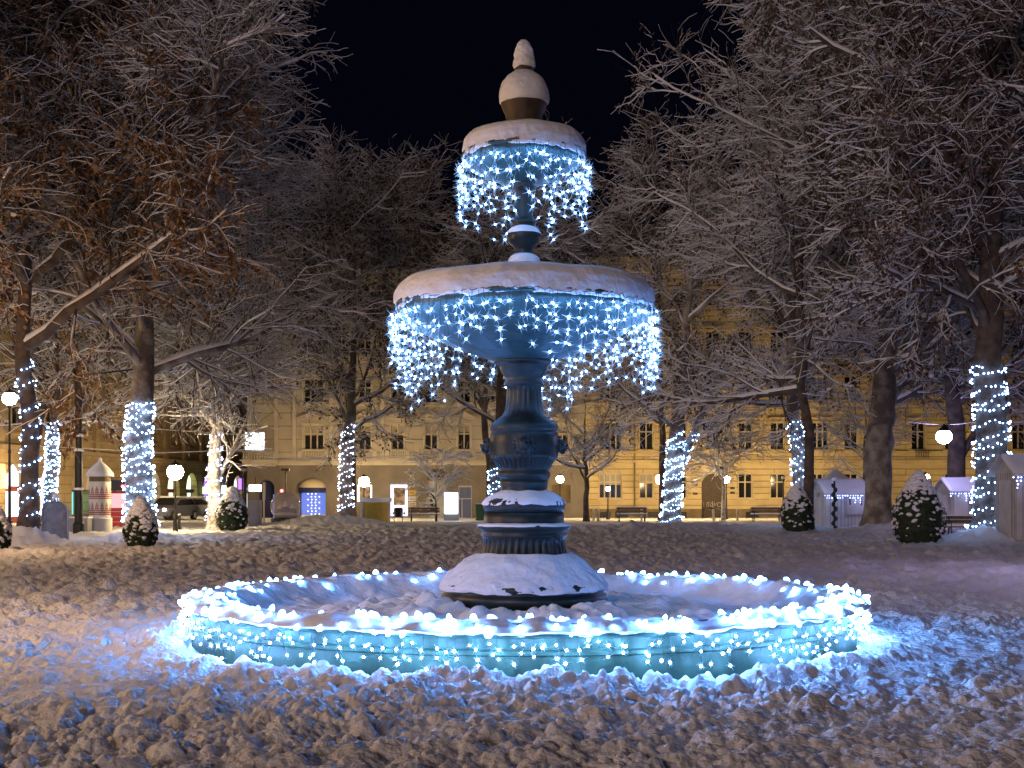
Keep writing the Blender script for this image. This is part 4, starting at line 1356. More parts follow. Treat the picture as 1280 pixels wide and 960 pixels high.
# ------------------------------------------------------------------ street lamps
def street_lamp(px, d, py, label, mt='lamp', r=0.27, group='lit street lamps', post=True, xy=None, arm=False):
    if xy is None:
        p = on_ground(px, d, 0.03); zt = EYE + (HOR - py) * d / F
    else:
        p = Vector((xy[0], xy[1], gz(*xy) - .03)); zt = py
    root = thing('street_lamp', label, 'street lamp', p, 0, group)
    h = zt - p.z
    mb = MB()
    mb.lathe([(0.14, 0), (0.14, 0.10), (0.10, 0.16), (0.085, 0.55), (0.11, 0.60), (0.06, 0.66), (0.045, h * 0.6), (0.06, h * 0.62), (0.04, h * 0.64), (0.038, h - r - 0.12), (0.09, h - r - 0.06), (0.10, h - r + 0.02)], n=12)
    mb.build('post', M['iron'], root, sm=True)
    mb = MB(); mb.ball((0, 0, h), r, 16, 12); mb.build('globe', M[mt], root, sm=True)
    mb = MB(); mb.lathe([(r * .75, h + r * .78), (r * .55, h + r * 1.05), (0.05, h + r * 1.25), (0.02, h + r * 1.5)], n=12)
    mb.build('cap', M['iron'], root)
    return root


street_lamp(12, 48, 498, 'tall lit street lamp between the oak and the left edge', r=.25)
street_lamp(219, 58.5, 590, 'lit street lamp between the thick lit trunk and the golden lit tree', r=.36)
street_lamp(455, 82, 602, 'lit street lamp by the yellow stand left of the fountain', r=.33)
street_lamp(826, 83, 599, 'lit street lamp left of the forked tree', r=.33)
street_lamp(1157, 74, 597, 'small lit lamp showing beside the top of the largest conical shrub', 'lamp_soft', .22)
street_lamp(760, 84, 611, 'added small lamp standing in for a light reflected in a yellow building window', 'lamp_soft', .15)  # added post lamp in place of a reflection in the window glass
street_lamp(979, 82, 597, 'pale unlit post lamp in front of the yellow building', 'white', .12)
for (x, y, z, lb, mt) in [(-9.5, 13, 3.6, 'added warm park lamp, unseen on the near lawn left of the fountain', 'lamp_unseen_warm'), (-16.5, 34, 4.6, 'added warm park lamp, unseen beyond the left edge, near the oak', 'lamp_unseen_warm'),
                          (-4.5, -10, 4.4, 'added pinkish park lamp, unseen, facing the fountain from the near side', 'lamp_unseen_pink'), (12.5, 24, 4.2, 'added violet white park lamp, unseen on the lawn right of the fountain', 'lamp_unseen_violet')]:
    M.setdefault('lamp_unseen_warm', emit('unseen park lamp globe', (1.0, 0.60, 0.30), 620))
    M.setdefault('lamp_unseen_pink', emit('unseen park lamp globe pink', (1.0, 0.62, 0.45), 420))
    M.setdefault('lamp_unseen_violet', emit('unseen park lamp globe violet', (0.60, 0.52, 1.0), 270))
    street_lamp(0, 0, z, lb, mt, .24, xy=(x, y))  # unseen lamps added outside the view to light lawn, fountain and trees
# overhead lamps strung over the street in front of the fronts
def hanging_lamp(px, d, z, label, mt, r, span):
    x = (px - 640) * d / F
    root = thing('hanging_lamp', label, 'hanging lamp', (x, d, z), 0, 'lamps hung on wires over the street')
    mb = MB(); mb.ball((0, 0, 0), r, 16, 12, (1, 1, .9)); mb.build('globe', M[mt], root, sm=True)
    mb = MB(); mb.lathe([(r * .8, r * .7), (r * .6, r * 1.0), (.10, r * 1.3), (.04, r * 1.6)], n=16); mb.build('shade', M['iron'], root)
    mb = MB(); mb.tube([(-span, 0, r * 1.9), (-span * .4, 0, r * 1.62), (0, 0, r * 1.55), (span * .4, 0, r * 1.62), (span, 0, r * 1.95)], .02, 4); mb.build('cable', M['twig_snow'], root)


hanging_lamp(1180, 60, EYE + (HOR - 546) * 60 / F, 'violet white globe hung on a wire right of the largest conical shrub', 'lamp_cool', .36, 1.7)
for (px, d, lb) in ((434, 85, 'added street lamp hidden behind the slim densely lit trunk'), (700, 85.5, 'added street lamp behind the fountain, left of the young tree'), (908, 85, 'added street lamp hidden behind the ornamental tree'), (1001, 85, 'added street lamp hidden behind the straight lit trunk'),
                    (1245, 84, 'added street lamp hidden behind the stout far right trunk'), (178, 78, 'added street lamp hidden behind the thick lit trunk'), (270, 92, 'added street lamp hidden behind the golden lit trunk'), (40, 70, 'added street lamp hidden behind the oak trunk'),
                    (360, 84.5, 'added street lamp hidden behind the snow globe')):
    if px == 360: continue
    street_lamp(px, d, 599, lb, 'lamp' if px > 300 else 'lamp_soft', .24 if px > 300 else .34)  # hidden lamps added behind trunks and fountain to light the house fronts

# ------------------------------------------------------------------ huts
def hut(px, d, L, Wg, h, rot, label, panel=False):
    p = on_ground(px, d, .05)
    root = thing('market_hut', label, 'hut', p, rot, 'white wooden market huts')
    body = MB()
    body.bx(-L / 2, L / 2, -Wg / 2, Wg / 2, 0, h)
    for s in (-1, 1):
        x0, x1 = sorted((s * L / 2, s * (L / 2 - .06)))
        body.add([(x0, -Wg / 2, h), (x0, Wg / 2, h), (x0, 0, h + Wg * .30), (x1, -Wg / 2, h), (x1, Wg / 2, h), (x1, 0, h + Wg * .30)], [(0, 1, 2), (5, 4, 3), (0, 2, 5, 3), (1, 4, 5, 2), (0, 3, 4, 1)])
    body.build('body', M['hut'], root)
    seams = MB()
    k = -L / 2 + .18
    while k < L / 2:
        seams.bx(k - .012, k + .012, -Wg / 2 - .014, -Wg / 2 - .002, .05, h - .05); k += .18
    k = -Wg / 2 + .18
    while k < Wg / 2:
        seams.bx(-L / 2 - .014, -L / 2 - .002, k - .012, k + .012, .05, h - .02); k += .18
    seams.build('battens', M['steel'], root)
    rf = MB()
    ov = .22
    hp = Wg * .30 * (Wg / 2 + ov) / (Wg / 2)
    rf.add([(x, y, z + dz) for dz in (0, .06) for x in (-L / 2 - ov, L / 2 + ov) for (y, z) in ((-Wg / 2 - ov, h + Wg * .30 - hp), (0, h + Wg * .30), (Wg / 2 + ov, h + Wg * .30 - hp))],
           [(0, 1, 4, 3), (1, 2, 5, 4), (6, 9, 10, 7), (7, 10, 11, 8), (0, 3, 9, 6), (2, 8, 11, 5), (0, 6, 7, 1), (1, 7, 8, 2), (3, 4, 10, 9), (4, 5, 11, 10)])
    r_ = rf.build('roof', M['hut'], root)
    # snow blanket
    nx_, ny_ = 24, 16
    xs = np.linspace(-L / 2 - ov, L / 2 + ov, nx_); ys = np.linspace(-Wg / 2 - ov, Wg / 2 + ov, ny_)
    Xg, Yg = np.meshgrid(xs, ys)
    Zt = h + Wg * .30 - np.sqrt((Yg * hp / (Wg / 2 + ov)) ** 2 + .004) + .16 + .05 * perlin(Xg * 2 + px, Yg * 2, 1)
    edge = np.maximum(np.abs(Xg) / (L / 2 + ov), np.abs(Yg) / (Wg / 2 + ov)) > .985
    Zt = np.where(edge, Zt - .12, Zt)
    V = np.stack([Xg, Yg, Zt], -1).reshape(-1, 3)
    idx = np.arange(nx_ * ny_).reshape(ny_, nx_)
    Q = np.stack([idx[:-1, :-1], idx[:-1, 1:], idx[1:, 1:], idx[1:, :-1]], -1).reshape(-1, 4)
    link('snow', np_mesh('snow', V, Q, M['snow']), r_)
    dm = MB(); dm.bx(-L / 2 - .05, -L / 2 - .016, -.42, .42, .05, h - .25); dm.bx(-L / 2 - .10, -L / 2 - .052, .3, .36, h * .45, h * .52)
    dm.build('door', M['hut'], root)
    hm = MB(); hm.bx(-L * .02, L * .40, -Wg / 2 - .05, -Wg / 2 - .016, .85, h - .28); hm.bx(-L * .02 - .06, L * .40 + .06, -Wg / 2 - .16, -Wg / 2 - .016, .78, .846)
    ho = hm.build('hatch', M['hut'], root)
    for x in (L * .05, L * .33):
        hm = MB(); hm.bx(x - .03, x + .03, -Wg / 2 - .065, -Wg / 2 - .052, h - .62, h - .30); hm.build('hinge', M['iron'], ho)
    if panel:
        q = MB(); q.bx(-L * .47, -L * .12, -Wg / 2 - .08, -Wg / 2 - .02, .75, h - .2)
        q = q.build('notice_board', M['white'], root)
    # eave lights
    sl = thing('eave_light_string', 'blue icicle lights on the eave of the ' + label.split(' hut')[0] + ' hut', 'string lights', p, rot, 'icicle lights on the hut eaves')
    w = MB(); w.tube([(-L / 2 - ov, -Wg / 2 - ov - .03, h + Wg * .3 - hp - .02), (L / 2 + ov, -Wg / 2 - ov - .03, h + Wg * .3 - hp - .02)], .006, 4); w.build('wire', M['wire'], sl)
    pts = []
    k = -L / 2 - ov
    while k < L / 2 + ov:
        for j in range(random.choice([1, 2, 2, 4])):
            pts.append((k + random.uniform(-.03, .03), -Wg / 2 - ov - .04, h + Wg * .3 - hp - .04 - j * .11))
        k += .13
    add_bulbs(sl, pts, DOT_H, lambda q: q[0], 100, (.7, 1.1))
    return root


M['led_hut'] = emit('hut LED', (0.36, 0.46, 1.0), 10)
DOT_H = [star_mesh('bulb', 0.026, 0, 0, [M['led_hut']], 0, 1)]
hut(1049, 64, 2.1, 1.9, 1.85, R(10), 'left white hut between the narrow conical shrub and the stout plane tree')
hut(1205, 62, 1.9, 1.7, 1.95, R(6), 'middle white hut with a framed notice panel behind the bench', True)
hut(1296, 42, 2.0, 1.7, 2.15, R(2), 'right white hut cut off by the right edge of the picture')
# small kiosk roof behind the left hut
kr = thing('kiosk', 'little kiosk with a snowy tent roof behind the left white hut', 'kiosk', on_ground(1044, 72, .05))
mb = MB(); mb.bx(-.55, .55, -.55, .55, 0, 2.2); mb.build('body', M['hut'], kr)
mb = MB(); mb.lathe([(1.15, 2.15), (1.15, 2.35), (.5, 2.75), (.1, 3.0), (.03, 3.3)], n=4, a0=PI / 4); mb.build('roof', M['snow'], kr)
# garland post
gp = thing('garland_post', 'post wound with a dark evergreen garland in front of the left white hut', 'post', on_ground(1043, 61, .03))
mb = MB(); mb.tube([(0, 0, 0), (0, 0, 2.25)], .05, 8); mb.build('pole', M['iron'], gp)
mb = MB()
for k in range(90):
    t = k / 89 * 9 * PI; mb.ball((.09 * math.cos(t), .09 * math.sin(t), .05 + 2.0 * k / 89), .06, 5, 4, (1, 1, 1), .3)
mb.build('garland', M['topiary'], gp)
mb = MB(); mb.ball((0, 0, 2.3), .12, 8, 6, (1, 1, .8)); mb.build('snow_cap', M['snow'], gp, sm=True)

# ------------------------------------------------------------------ advertising column, board, boxes
p = on_ground(125, 57, .03)
ac = thing('advertising_column', 'round white advertising column with red tree posters under a snowy conical roof', 'advertising column', p)
sc_ = 57 / F
mb = MB(); mb.lathe([(14.8 * sc_, 0), (14.8 * sc_, 17 * sc_), (14 * sc_, 17.5 * sc_), (13.2 * sc_, 18 * sc_), (13.2 * sc_, 62 * sc_), (14 * sc_, 63 * sc_)], n=40); mb.build('column', M['white'], ac)
mb = MB(); mb.lathe([(12.8 * sc_, 62.5 * sc_), (13 * sc_, 69 * sc_)], n=32); mb.build('neck', M['plinth'], ac)
mb = MB(); mb.lathe([(15 * sc_, 69 * sc_), (16.8 * sc_, 69.5 * sc_), (16.5 * sc_, 73 * sc_), (12 * sc_, 79 * sc_), (7 * sc_, 84 * sc_), (2.6 * sc_, 88 * sc_), (2.2 * sc_, 91 * sc_), (.3 * sc_, 93 * sc_)], n=32); mb.build('roof', M['snow'], ac, sm=True)
mb = MB()
rc = 13.35 * sc_
for row in (22, 42):
    for a in np.arange(-170, -5, 27.0):
        for j in range(7):
            wdt = (7 - j) * 1.1
            for s in np.linspace(-1, 1, max(1, 5 - j // 2)) if j < 6 else [0]:
                t = R(a) + s * wdt * .8 / 26
                zz = (row + j * 2.3) * sc_
                c = Vector((rc * math.cos(t), rc * math.sin(t), zz))
                u = Vector((-math.sin(t), math.cos(t), 0))
                q = .032
                mb.add([c - u * q, c - Vector((0, 0, q * 1.2)), c + u * q, c + Vector((0, 0, q * 1.2))], [(0, 1, 2, 3)])
mb.build('poster', M['print_red'], ac)

p = on_ground(69, 46, .05)
bd = thing('arched_board', 'grey arched cast iron board with a studded border beside the oak trunk', 'notice board', p)
w2, hb = .45, 1.12
arc = [(w2 * math.cos(t), hb + .36 * math.sin(t)) for t in np.linspace(0, PI, 15)]
mb = MB(); mb.prism([(-w2, 0), (w2, 0)] + arc, -.09, .09); mb.build('panel', M['slab'], bd)
mb = MB()
for (x, z) in [(w2 - .05, k * .09 + .1) for k in range(12)] + [(-w2 + .05, k * .09 + .1) for k in range(12)] + [((w2 - .05) * math.cos(t), hb + .31 * math.sin(t)) for t in np.linspace(.15, PI - .15, 13)]:
    mb.ball((x, -.095, z), .028, 6, 4)
for x in (-.3, .3): mb.bx(x - .012, x + .012, -.11, -.092, .1, 1.1)
mb.bx(-.3, .3, -.112, -.092, 1.1, 1.125); mb.bx(-.18, .18, -.112, -.092, .92, .95)
mb.build('border', M['slab'], bd)
mb = MB(); mb.tube([(-.09, 0, hb + .35), (-.08, 0, hb + .45), (0, 0, hb + .5), (.08, 0, hb + .45), (.09, 0, hb + .35)], .035, 6); mb.ball((0, 0, hb + .54), .07, 8, 5, (1.2, 1, .6)); mb.build('handle', M['snow'], bd)

ub = thing('utility_box', 'low grey steel box with snow on top beside the advertising column', 'utility box', on_ground(99, 56, .03))
mb = MB(); mb.bx(-.5, .45, -.3, .3, 0, .58); mb.bx(-.03, .0, -.315, -.302, .03, .55); mb.build('body', M['steel'], ub)
mb = MB(); mb.bx(-.53, .48, -.33, .33, .582, .64); mb.build('snow', M['snow'], ub)
cb = thing('control_cabinet', 'grey steel cabinet standing right of the lightly dusted conical shrub', 'cabinet', on_ground(319, 66, .03))
mb = MB(); mb.bx(-.30, .30, -.22, .22, 0, 1.25); mb.bx(-.33, .33, -.25, .25, 1.252, 1.31); mb.build('body', M['steel'], cb)
mb = MB(); mb.bx(-.27, .27, -.24, -.222, .08, 1.18); mb.bx(.18, .22, -.26, -.242, .6, .75); mb.build('door', M['steel'], cb)
po = thing('tram_mast', 'dark tram mast rising behind the stone board', 'mast', on_ground(98.5, 54, .03))
mb = MB(); mb.lathe([(.24, 0), (.24, .5), (.17, .6), (.16, 3.4), (.13, 3.5), (.12, 7.5)], n=12); mb.build('pole', M['iron'], po)
mb = MB()
for z in (1.9, 3.5, 4.1): mb.lathe([(.2, z), (.22, z + .05), (.15, z + .12)], n=10)
mb.build('snow_collar', M['snow'], po)
mb = MB(); mb.tube([(0, 0, 6.6), (2.5, 0, 6.9)], .04, 6); mb.build('bracket', M['iron'], po)
pp = thing('pale_post', 'thin pale post in front of the navy arch', 'post', on_ground(330, 70, .03))
mb = MB(); mb.tube([(0, 0, 0), (0, 0, 2.2)], .05, 8); mb.build('pole', M['cream'], pp)
mb = MB(); mb.bx(-.07, .07, -.05, .05, 1.3, 2.25); mb.build('plate', M['cream'], pp)
# tram wires
for (pts_, lb) in (([(-5, 520), (60, 528), (98, 523), (190, 536), (330, 545)], 'upper snow coated tram wire crossing the left side'), ([(-5, 555), (98, 560), (200, 566), (340, 561)], 'middle snow coated tram wire on the left side'),
                   ([(330, 571), (410, 574), (500, 570), (620, 566)], 'lower snow coated tram wire before the grey building')):
    mb = MB(); mb.tube([at(x, y, 74) for x, y in pts_], .028, 5)
    tag(mb.build('tram_wire', M['twig_snow']), lb, 'wire', 'snow coated tram wires')
# lit billboard screen on the corner balcony
sc2 = thing('lit_screen', 'glaring white lit screen above the corner balcony', 'screen', (U(323), D1 - 1.3, Z(563)))
mb = MB(); mb.bx(-.62, .62, -.06, .02, 0, 1.15); mb.build('display', M['lit_sign'], sc2)
mb = MB(); mb.bx(-.68, .68, .024, .2, -.06, 1.2); mb.bx(-1.2, 1.3, -.3, .3, -.12, -.065); mb.build('case', M['steel'], sc2)
# shop signs in the side street
for (px, py, d, w, h, mt, lb) in ((319, 610, 88, .8, .45, 'lit_sign', 'white blue lit shop sign by the navy arch'), (301, 605, 96, .35, .8, 'lit_purple', 'purple neon sign in the side street'), (258, 613, 108, .9, .6, 'lit_green', 'pale green lit sign left of the golden lit trunk'),
                              (277, 612, 108, .8, .7, 'lit_green', 'pale green lit sign right of the golden lit trunk')):
    q = at(px, py, d)
    s_ = thing('shop_sign', lb, 'shop sign', (q.x, d, q.z), 0, 'lit signs in the side street')
    mb = MB(); mb.bx(-w / 2, w / 2, -.05, 0, -h / 2, h / 2); mb.build('face', M[mt], s_)
    mb = MB(); mb.bx(-w / 2 - .05, w / 2 + .05, .002, .15, -h / 2 - .05, h / 2 + .05); mb.tube([(0, .1, h / 2), (0, .1, h / 2 + .5)], .03, 6); mb.build('case', M['iron'], s_)

# ------------------------------------------------------------------ snow globe
p = on_ground(357, 74, .03)
sg = thing('snow_globe', 'big walk-in snow globe with a red lamp on top', 'snow globe', p)
rg_ = 19 * 74 / F
cz_ = EYE + (HOR - 633) * 74 / F - p.z
mb = MB(); mb.ball((0, 0, cz_), rg_, 32, 22); mb.build('shell', M['globe'], sg, sm=True)
mb = MB(); mb.lathe([(rg_ * .95, 0), (rg_ * .95, max(.12, cz_ - rg_ * .8)), (rg_ * .62, max(.14, cz_ - rg_ * .74))], n=32); mb.build('base', M['iron'], sg)
mb = MB(); mb.lathe([(rg_ * .72, cz_ - rg_ * .62), (rg_ * .84, cz_ - rg_ * .48), (rg_ * .5, cz_ - rg_ * .42), (.01, cz_ - rg_ * .38)], n=24); mb.build('snow_floor', M['snow'], sg, sm=True)
mb = MB()
for (x, h_, w_) in ((-.38, .42, .3), (-.05, .62, .36), (.32, .46, .3)):
    mb.lathe([(w_, cz_ - rg_ * .42), (w_ * .55, cz_ - rg_ * .42 + h_ * .55), (.02, cz_ - rg_ * .42 + h_)], (x, .25, 0), 7)
mb.build('mountains', M['slab'], sg)
mb = MB()
for (x, h_, w_) in ((-.38, .42, .3), (-.05, .62, .36), (.32, .46, .3)):
    mb.lathe([(w_ * .6, cz_ - rg_ * .42 + h_ * .55), (.02, cz_ - rg_ * .40 + h_)], (x, .22, 0), 7)
mb.build('mountain_snow', M['snow'], sg)
mb = MB(); mb.ball((-.2, -.1, cz_ + rg_ * 1.02), .09, 10, 8); mb.build('red_lamp', M['lit_red'], sg)
mb = MB(); mb.tube([(0, 0, cz_ + rg_), (0, 0, cz_ + rg_ + 1.1), (.1, -.1, cz_ + rg_ + 1.15)], .03, 6); mb.bx(-.22, .22, -.2, .1, cz_ + rg_ + 1.15, cz_ + rg_ + 1.28); mb.build('hanger', M['iron'], sg)

# ------------------------------------------------------------------ yellow stand, posters, bins, benches
p = on_ground(470, 75, .03)
ys = thing('yellow_stand', 'small yellow stand with snow on its flat roof below the street lamp', 'stall', p)
mb = MB(); mb.bx(-.6, .7, -.4, .5, 0, 1.15); mb.build('counter', M['yellow'], ys)
mb = MB(); mb.bx(-.85, .85, -.6, .6, 1.2, 1.42); mb.build('roof', M['snow'], ys)
for x in (-.78, .78):
    mb = MB(); mb.bx(x - .06, x + .06, -.52, -.42, 0, 1.198); mb.build('post', M['hut'], ys)
def bench(px, d, label, rot=0):
    root = thing('park_bench', label, 'bench', on_ground(px, d, .03), rot, 'park benches along the street')
    mb = MB()
    for k in range(3): mb.bx(-.9, .9, -.2 + k * .14, -.09 + k * .14, .42, .46)
    mb.build('seat', M['wood'], root)
    mb = MB()
    for k in range(2): mb.bx(-.9, .9, .24, .27, .58 + k * .16, .70 + k * .16)
    mb.build('backrest', M['wood'], root)
    for x in (-.75, .75):
        mb = MB(); mb.tube([(x, -.2, 0), (x, -.18, .42), (x, .2, .42), (x, .25, .9)], .03, 6); mb.tube([(x, .2, .42), (x, .3, 0)], .03, 6); mb.tube([(x, -.2, .44), (x, -.2, .64), (x, .24, .66)], .022, 5); mb.build('leg', M['iron'], root)
    mb = MB(); mb.bx(-.88, .88, -.2, .2, .462, .53); mb.bx(-.9, .9, .22, .29, .862, .90); mb.build('snow', M['snow'], root)
bench(530, 77, 'dark bench in front of the arched door, left of the fountain')
bench(790, 77, 'dark bench in front of the yellow building, between young tree and lamp')
bench(958, 77, 'dark bench half hidden behind the narrow conical shrub')
bench(1212, 52, 'snowy bench in front of the notice panel of the middle hut', R(-6))
# lit poster case on the wall
pc = thing('poster_case', 'white lit poster case on the dark wall left of the arched door', 'poster case', (U(499), D1, Z(645)))
mb = MB(); mb.bx(-.58, .58, -.16, -.004, 0, 2.15); mb.build('case', M['lit_case'] if 'lit_case' in M else M.setdefault('lit_case', emit('backlit case', (0.85, 0.83, 1.0), 1.6)), pc)
mb = MB(); mb.bx(-.36, .42, -.185, -.163, .75, 1.95); mb.build('poster', M['poster'], pc)
mb = MB(); mb.bx(-.44, -.30, -.19, -.163, .12, .26); mb.bx(.3, .44, -.19, -.163, .12, .26); mb.bx(-.14, .2, -.19, -.163, .35, .5); mb.build('print', M['print_dark'], pc)
for (py, mt, lb) in ((616, 'yellow', 'yellow wall plaque beside the lit poster case'), (623.5, 'white', 'white wall plaque beside the lit poster case'), (630.5, 'cream', 'cream wall plaque beside the lit poster case')):
    pl = thing('wall_plaque', lb, 'plaque', (U(515.5), D1, Z(py)), 0, 'plaques on the grey wall')
    mb = MB(); mb.bx(-.26, .26, -.05, -.003, -.16, .16); mb.build('board', M[mt], pl)
    mb = MB(); mb.bx(-.2, .2, -.056, -.052, .02, .07); mb.bx(-.2, .1, -.056, -.052, -.07, -.03); mb.build('print', M['print_dark'] if mt != 'yellow' else M['wood'], pl)
p = on_ground(564, 80, .03)
lb_ = thing('light_box', 'dazzling blue white advertising light box right of the arched door', 'light box', p)
zb, zt = EYE + (HOR - 642) * 80 / F - p.z, EYE + (HOR - 616) * 80 / F - p.z
mb = MB(); mb.bx(-.40, .40, -.12, -.08, zb, zt); mb.bx(-.40, .40, .08, .12, zb, zt); mb.build('screen', M['lit_sign'], lb_)
mb = MB(); mb.bx(-.46, .46, -.078, .078, 0, zt + .06); mb.build('frame', M['steel'], lb_)
tb = thing('litter_bin', 'dark litter bin on two legs below the lit poster case', 'bin', on_ground(498, 76, .03))
mb = MB(); mb.lathe([(.2, .3), (.23, .85), (.2, .86)], n=14); mb.build('bin_body', M['iron'], tb)
mb = MB()
for x in (-.24, .24): mb.tube([(x, 0, 0), (x, 0, .8)], .025, 6)
mb.build('stand', M['iron'], tb)
gb = thing('wheelie_bin', 'green wheeled bin by the wall left of the pedestal', 'bin', on_ground(601, 80, .03))
mb = MB(); mb.box((0, 0, .5), (.55, .55, .9), taper=1.12); mb.build('bin_body', M['green'], gb)
mb = MB(); mb.bx(-.34, .34, -.34, .34, .952, 1.03); mb.build('lid', M['green'], gb)
mb = MB(); mb.bx(-.3, .3, -.3, .3, 1.033, 1.10); mb.build('snow', M['snow'], gb)
mb = MB()
for x in (-.25, .25): mb.lathe([(.09, -.03), (.09, .03)], (x, .28, .09), 10)
mb.build('wheel', M['tyre'], gb)
for (px, lb) in ((742, 'first low bollard, nearest the young tree stem'), (748, 'low bollard just left of the bench by the young tree'), (802, 'low bollard at the right end of the bench by the lamp'), (892, 'low bollard in front of the dark gate'), (922, 'low bollard right of the dark gate'), (224, 'dark bollard in the snow before the parked cars')):
    bo_ = thing('bollard', lb, 'bollard', on_ground(px, 79 if px > 300 else 62, .03), 0, 'short bollards')
    mb = MB(); mb.lathe([(.07, 0), (.07, .5), (.09, .52), (.09, .6), (.05, .68)], n=10); mb.build('post', M['cream'] if px > 300 else M['iron'], bo_)
    mb = MB(); mb.ball((0, 0, .7), .08, 8, 5, (1, 1, .6)); mb.build('snow_cap', M['snow'], bo_)

# ------------------------------------------------------------------ cars and red van
def car(px, d, rot, label, lights):
    root = thing('parked_car', label, 'car', on_ground(px, d, .02), rot, 'cars in the side street')
    body = [(-2.0, .28), (2.0, .28), (2.08, .55), (2.0, .78), (1.15, .92), (.55, 1.38), (-.95, 1.42), (-1.75, 1.0), (-2.05, .9), (-2.08, .5)]
    mb = MB(); mb.prism(body, -.80, .80); o = mb.build('body', M['silver'], root)
    bv = o.modifiers.new('bevel', 'BEVEL'); bv.width = .08; bv.segments = 3
    for s in (-1, 1):
        y0, y1 = sorted((s * .805, s * .815))
        mb = MB(); mb.prism([(-1.45, .98), (.95, .94), (.5, 1.30), (-.9, 1.33)], y0, y1)
        mb.build('side_window', M['glass'], root)
    mb = MB(); mb.add([(1.13, -.68, .95), (1.13, .68, .95), (.60, .62, 1.35), (.60, -.62, 1.35)], [(0, 1, 2, 3)]); mb.v = [(x + .03, y, z + .03) for x, y, z in mb.v]; mb.build('windscreen', M['glass'], root)
    for x in (-1.3, 1.3):
        for y in (-.74, .74):
            w = MB()
            for k in range(1):
                vs = [(x + .31 * math.cos(2 * PI * j / 18), y + yy, .31 + .31 * math.sin(2 * PI * j / 18)) for yy in (-.1, .1) for j in range(18)]
                w.add(vs, [tuple(range(18)), tuple(range(35, 17, -1))] + [(j, (j + 1) % 18, 18 + (j + 1) % 18, 18 + j) for j in range(18)])
            wo = w.build('wheel', M['tyre'], root)
            h_ = MB()
            vs = [(x + .19 * math.cos(2 * PI * j / 14), y + yy, .31 + .19 * math.sin(2 * PI * j / 14)) for yy in (-.108, .108) for j in range(14)]
            h_.add(vs, [tuple(range(14)), tuple(range(27, 13, -1))] + [(j, (j + 1) % 14, 14 + (j + 1) % 14, 14 + j) for j in range(14)])
            h_.build('rim', M['steel'], wo)
    for y in (-.58, .58):
        mb = MB(); mb.ball((2.04, y, .68), .11, 10, 7, (.5, 1.1, .8)); mb.build('headlight', M['headlight'] if lights else M['glass'], root)
        mb = MB(); mb.bx(-2.1, -2.06, y - .14, y + .14, .72, .88); mb.build('tail_light', M['lit_red_soft'] if 'lit_red_soft' in M else M.setdefault('lit_red_soft', emit('tail lamp', (1, .05, .05), 1.5)), root)
    mb = MB(); mb.bx(-.9, .5, -.6, .6, 1.425, 1.5); mb.build('snow', M['snow'], root)


car(216, 82, R(-105), 'car facing the square with both headlights shining', True)
car(240, 84, R(176), 'silver car standing sideways behind the car with headlights', False)
rs = thing('red_kiosk', 'red kiosk front between the advertising column and the thick lit trunk', 'kiosk', on_ground(151, 64, .03))
mb = MB(); mb.bx(-.55, .7, 0, .9, 0, 1.75); mb.build('body', M['red'], rs)
mb = MB(); mb.bx(-.45, .6, -.05, -.003, .95, 1.65); mb.build('window', M['lit_pink'], rs)
mb = MB()
for z in (.25, .5, .75): mb.bx(-.55, .7, -.03, -.004, z, z + .03)
mb.build('trim', M['hut'], rs)
mb = MB(); mb.prism([(-.7, 1.8), (.85, 1.8), (.6, 2.3), (-.45, 2.3)], -.5, .9); mb.build('awning', M['iron'], rs)
mb = MB()
for (x, z) in ((.25, 2.0), (.35, 1.9), (.42, 2.05), (.5, 1.95)): mb.ball((x, -.55, z), .07, 8, 6)
mb.build('red_lamp', M['lit_red'], rs)
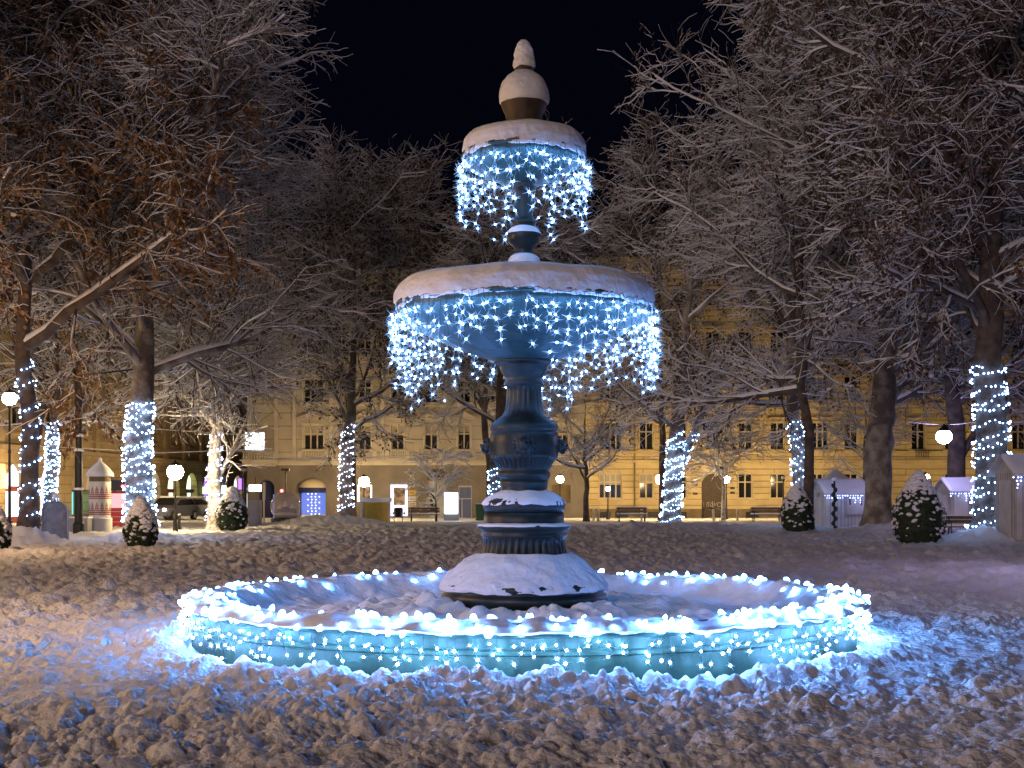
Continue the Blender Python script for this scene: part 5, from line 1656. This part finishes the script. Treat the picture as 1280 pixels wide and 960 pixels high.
# floodlight on a pole by the side street
fl = thing('floodlight_pole', 'thin pole carrying a tilted floodlight left of the corner balcony', 'pole', on_ground(303, 70, .03))
mb = MB(); mb.tube([(0, 0, 0), (0, 0, 2.9)], .04, 6); mb.build('pole', M['iron'], fl)
mb = MB(); mb.box((.05, -.05, 2.95), (.36, .12, .16), .2, .3); mb.build('floodlight', M['steel'], fl)

# ------------------------------------------------------------------ world, sun, camera
w = bpy.data.worlds.new('World')
scene.world = w
w.use_nodes = True
nt = w.node_tree
bg = nt.nodes['Background']
sky = nt.nodes.new('ShaderNodeTexSky')
sky.sky_type = 'NISHITA'
sky.sun_disc = False
SUN_EL, SUN_AZ = R(13), R(205)
sky.sun_elevation = R(-6)
sky.sun_rotation = SUN_AZ
ad = nt.nodes.new('ShaderNodeMixRGB')
ad.blend_type = 'ADD'
ad.inputs['Fac'].default_value = 1
ad.inputs['Color2'].default_value = (0.014, 0.020, 0.070, 1)
nt.links.new(sky.outputs['Color'], ad.inputs['Color1'])
nt.links.new(ad.outputs['Color'], bg.inputs['Color'])
bg.inputs['Strength'].default_value = 0.05

sun = bpy.data.lights.new('city_glow', 'SUN')
sun.energy = 0.58
sun.angle = R(14)
sun.color = (1.0, 0.77, 0.75)
so = bpy.data.objects.new('city_glow', sun)
COL.objects.link(so)
# light comes from behind the camera, slightly left
dv = Vector((math.sin(R(25)), math.cos(R(25)), -math.tan(SUN_EL))).normalized()
so.rotation_euler = dv.to_track_quat('-Z', 'Y').to_euler()

cam = bpy.data.cameras.new('camera')
cam.sensor_width = 36
cam.lens = 36 * F / 1280
cam.shift_y = (HOR - 480) / 1280
cam.clip_end = 4000
co = bpy.data.objects.new('camera', cam)
COL.objects.link(co)
co.location = (0, 0, EYE)
co.rotation_euler = (R(90), 0, 0)
scene.camera = co

vs_ = scene.view_settings
vs_.view_transform = 'Standard'
vs_.look = 'None'
vs_.exposure = 0.0
vs_.gamma = 1.0
scene.render.engine = 'CYCLES'
cy = scene.cycles
cy.use_denoising = True
cy.denoiser = 'OPENIMAGEDENOISE'
cy.max_bounces = 5
cy.diffuse_bounces = 2
cy.glossy_bounces = 2
cy.transparent_max_bounces = 6
cy.caustics_reflective = False
cy.caustics_refractive = False
cy.sample_clamp_indirect = 3.0
cy.use_light_tree = True
